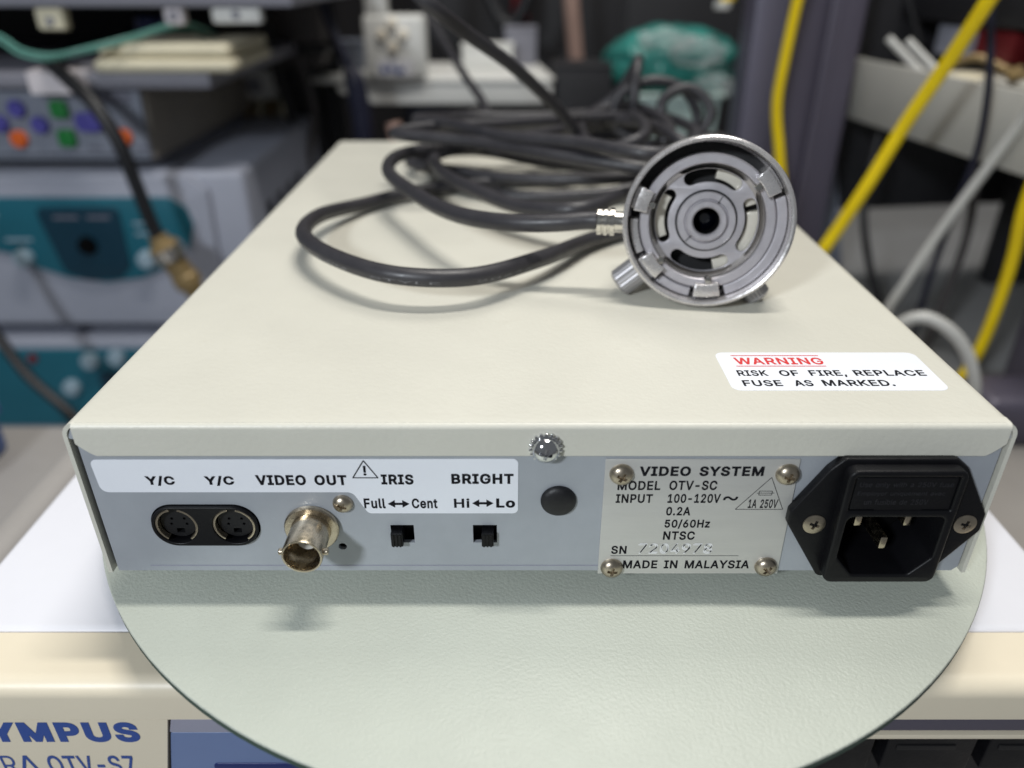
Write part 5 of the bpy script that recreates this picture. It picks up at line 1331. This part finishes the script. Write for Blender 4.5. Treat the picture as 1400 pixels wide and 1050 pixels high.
link('side_wall', tray_mesh([(0, 390, 0, 4, 26, 80)]), 'tray_beige', BT)
link('bottom', tray_mesh([(0, 390, 4.2, 300, 26, 30)]), 'tray_beige', BT)
link('end_wall', tray_mesh([(0, 4, 4.2, 300, 30.2, 70)]), 'tray_beige', BT)
link('far_wall', tray_mesh([(4.2, 390, 296, 300, 30.2, 80)]), 'tray_beige', BT)
link('bracket', tray_mesh([(20, 40, 200, 290, -154, 25.5)]), 'dark_box', BT)
PP = thing('paper_pile', 'loose papers lying in the beige tray', 'papers', (380, 520, 60))
for k, (s, n_, z, m_) in enumerate(((40, 20, 66, 'paper'), (90, 30, 72, 'cloth_cream'), (160, 25, 76, 'tray_beige'))):
    link('paper', tray_mesh([(s, s + 110, n_, n_ + 150, z, z + 3)]), m_, PP)
for k, (s, m_) in enumerate(((30, 'lavender'), (85, 'dark_red'), (160, 'paper'))):
    lb = ('lavender box end under the dark shelf at the right', 'dull red box end under the dark shelf at the right', 'pale box end rightmost under the dark shelf')[k]
    link('small_box', tray_mesh([(s, s + 46, 70, 140, 84, 109)]), m_, label=lb, cat='box')
DS = thing('dark_shelf', 'dark equipment shelf above the beige tray at the top right', 'shelf', (460, 480, 115))
link('deck', tray_mesh([(-30, 420, 60, 460, 112, 150)]), 'dark_box', DS)
link('wall_sheet', tray_mesh([(-30, -20, 0, 460, -80, 400)]), 'dark_box', DS)
link('far_sheet', tray_mesh([(-20, 420, 440, 450, -80, 111)]), 'dark_box', DS)
DK = thing('lower_deck', 'grey lower deck of the right-hand shelf behind the lid', 'deck', (600, 760, -740))
link('deck_board', box(300, 900, 425, 1150, -172, -155, 2), 'floor_grey', DK)
link('deck_stand', box(420, 860, 480, 1100, -740, -172.5), 'dark_box', DK)
CF = thing('cart_frame', 'violet grey cart frame corner right of the warning label', 'cart frame', (380, 330, -151))
link('corner', box(330, 420, 300, 345, -150.5, -112, 8, 3), 'post_purple', CF)
link('upright', box(385, 415, 345.5, 375, -150.5, -60, 3), 'post_purple', CF)

# dark clutter between and behind
lead('dark_lead', [(-300, 830, 120), (-290, 820, 40), (-275, 815, -20), (-282, 810, -90), (-300, 800, -160)], 6, 'black_rubber', 'dark lead hanging below the dark pillar, left one')
lead('dark_lead', [(-262, 820, 60), (-250, 812, 0), (-262, 806, -60), (-285, 800, -130)], 4.5, 'arm_grey', 'dark grey lead hanging below the dark pillar, right one')
lead('dark_lead', [(-60, 840, -8), (0, 835, -20), (60, 838, -14), (120, 842, -30), (150, 846, -60)], 8, 'black_rubber', 'black lead lying under the front of the white tray')
lead('dark_lead', [(330, 560, 20), (322, 540, -40), (330, 520, -90), (350, 500, -146)], 3.5, 'black_rubber', 'black lead hanging under the beige tray')
lead('dark_lead', [(372, 470, 24), (380, 465, -40), (374, 460, -100), (366, 455, -146)], 3.5, 'arm_grey', 'grey lead hanging under the beige tray near the right edge')

for k, (s0, n0, lb) in enumerate(((70, 8, 'left pale plastic strip leaning in the beige tray'), (96, 10, 'right pale plastic strip leaning in the beige tray'))):
    p0 = a0 + dr * s0 + nr * n0
    st_ = thing('plastic_strip', lb, 'strip', (p0.x, p0.y, 70))
    link('strip', tube([(p0.x + 24, p0.y - 6, 72), (p0.x + 6, p0.y + 2, 88), (p0.x - 8, p0.y + 6, 100)], 3.2, 8), 'tray_white', st_)
    link('cap', blob(p0.x + 25, p0.y - 6, 72, 5, 5, 4, .2, 2, 2), 'tray_beige', st_)
lead('coiled_lead', [(352, 520, 82), (366, 500, 92), (384, 480, 84), (376, 455, 88), (362, 440, 84), (372, 415, 90), (392, 400, 83)], 3.0, 'ochre', 'brown lead lying in loops on the beige tray')
CL = thing('pale_cloth', 'pale blue-grey cloth hanging low between the post and the slanting yellow cable', 'cloth', (335, 640, -150))
bm = bmesh.new()
bmesh.ops.create_grid(bm, x_segments=20, y_segments=20, size=1)
for v in bm.verts:
    u_, w_ = (v.co.x + 1) / 2, (v.co.y + 1) / 2
    v.co = Vector((322 + 62 * (u_ - .35) * (1.05 - w_), 640 + 6 * sin(u_ * 9 + w_ * 2) * (1.1 - w_), -154 + 150 * w_))
bmesh.ops.solidify(bm, geom=bm.faces[:], thickness=1.2)
link('cloth', finish(bm_scale(bm), 60), 'bluegrey_panel', CL)
YP = thing('brass_valve', 'small yellow and white valve at the top right of the dark cabinet', 'valve', (268, 900, 118))
link('body', lathe([(0, 0), (9, 0), (9, 12), (6, 15), (6, 24), (0, 25)], 20, 'z', (262, 900, 118)), 'yellow_jacket', YP)
link('nut', lathe([(0, -9), (10, -9), (10, -.2), (0, -.2)], 6, 'z', (256, 896, 118)), 'tray_white', YP)
for k, (x, y, z, w_, h_, m_, lb) in enumerate(((-40, 960, 33.3, 34, 26, 'tray_white', 'small white carton at the back of the white tray'),
                                              (5, 1000, 33.3, 22, 44, 'rack_grey', 'grey bottle-sized box at the back right of the white tray'),
                                              (-225, 960, 33.3, 18, 30, 'bluegrey_panel', 'blue-grey box at the back left of the white tray'))):
    bx_ = thing('small_carton', lb, 'box', (x, y, z))
    link('body', box(x - w_, x + w_, y - 15, y + 15, z, z + h_, 1.5), m_, bx_)
    link('lid', box(x - w_ - 1, x + w_ + 1, y - 16, y + 16, z + h_ + .2, z + h_ + 5, 1), m_, bx_)
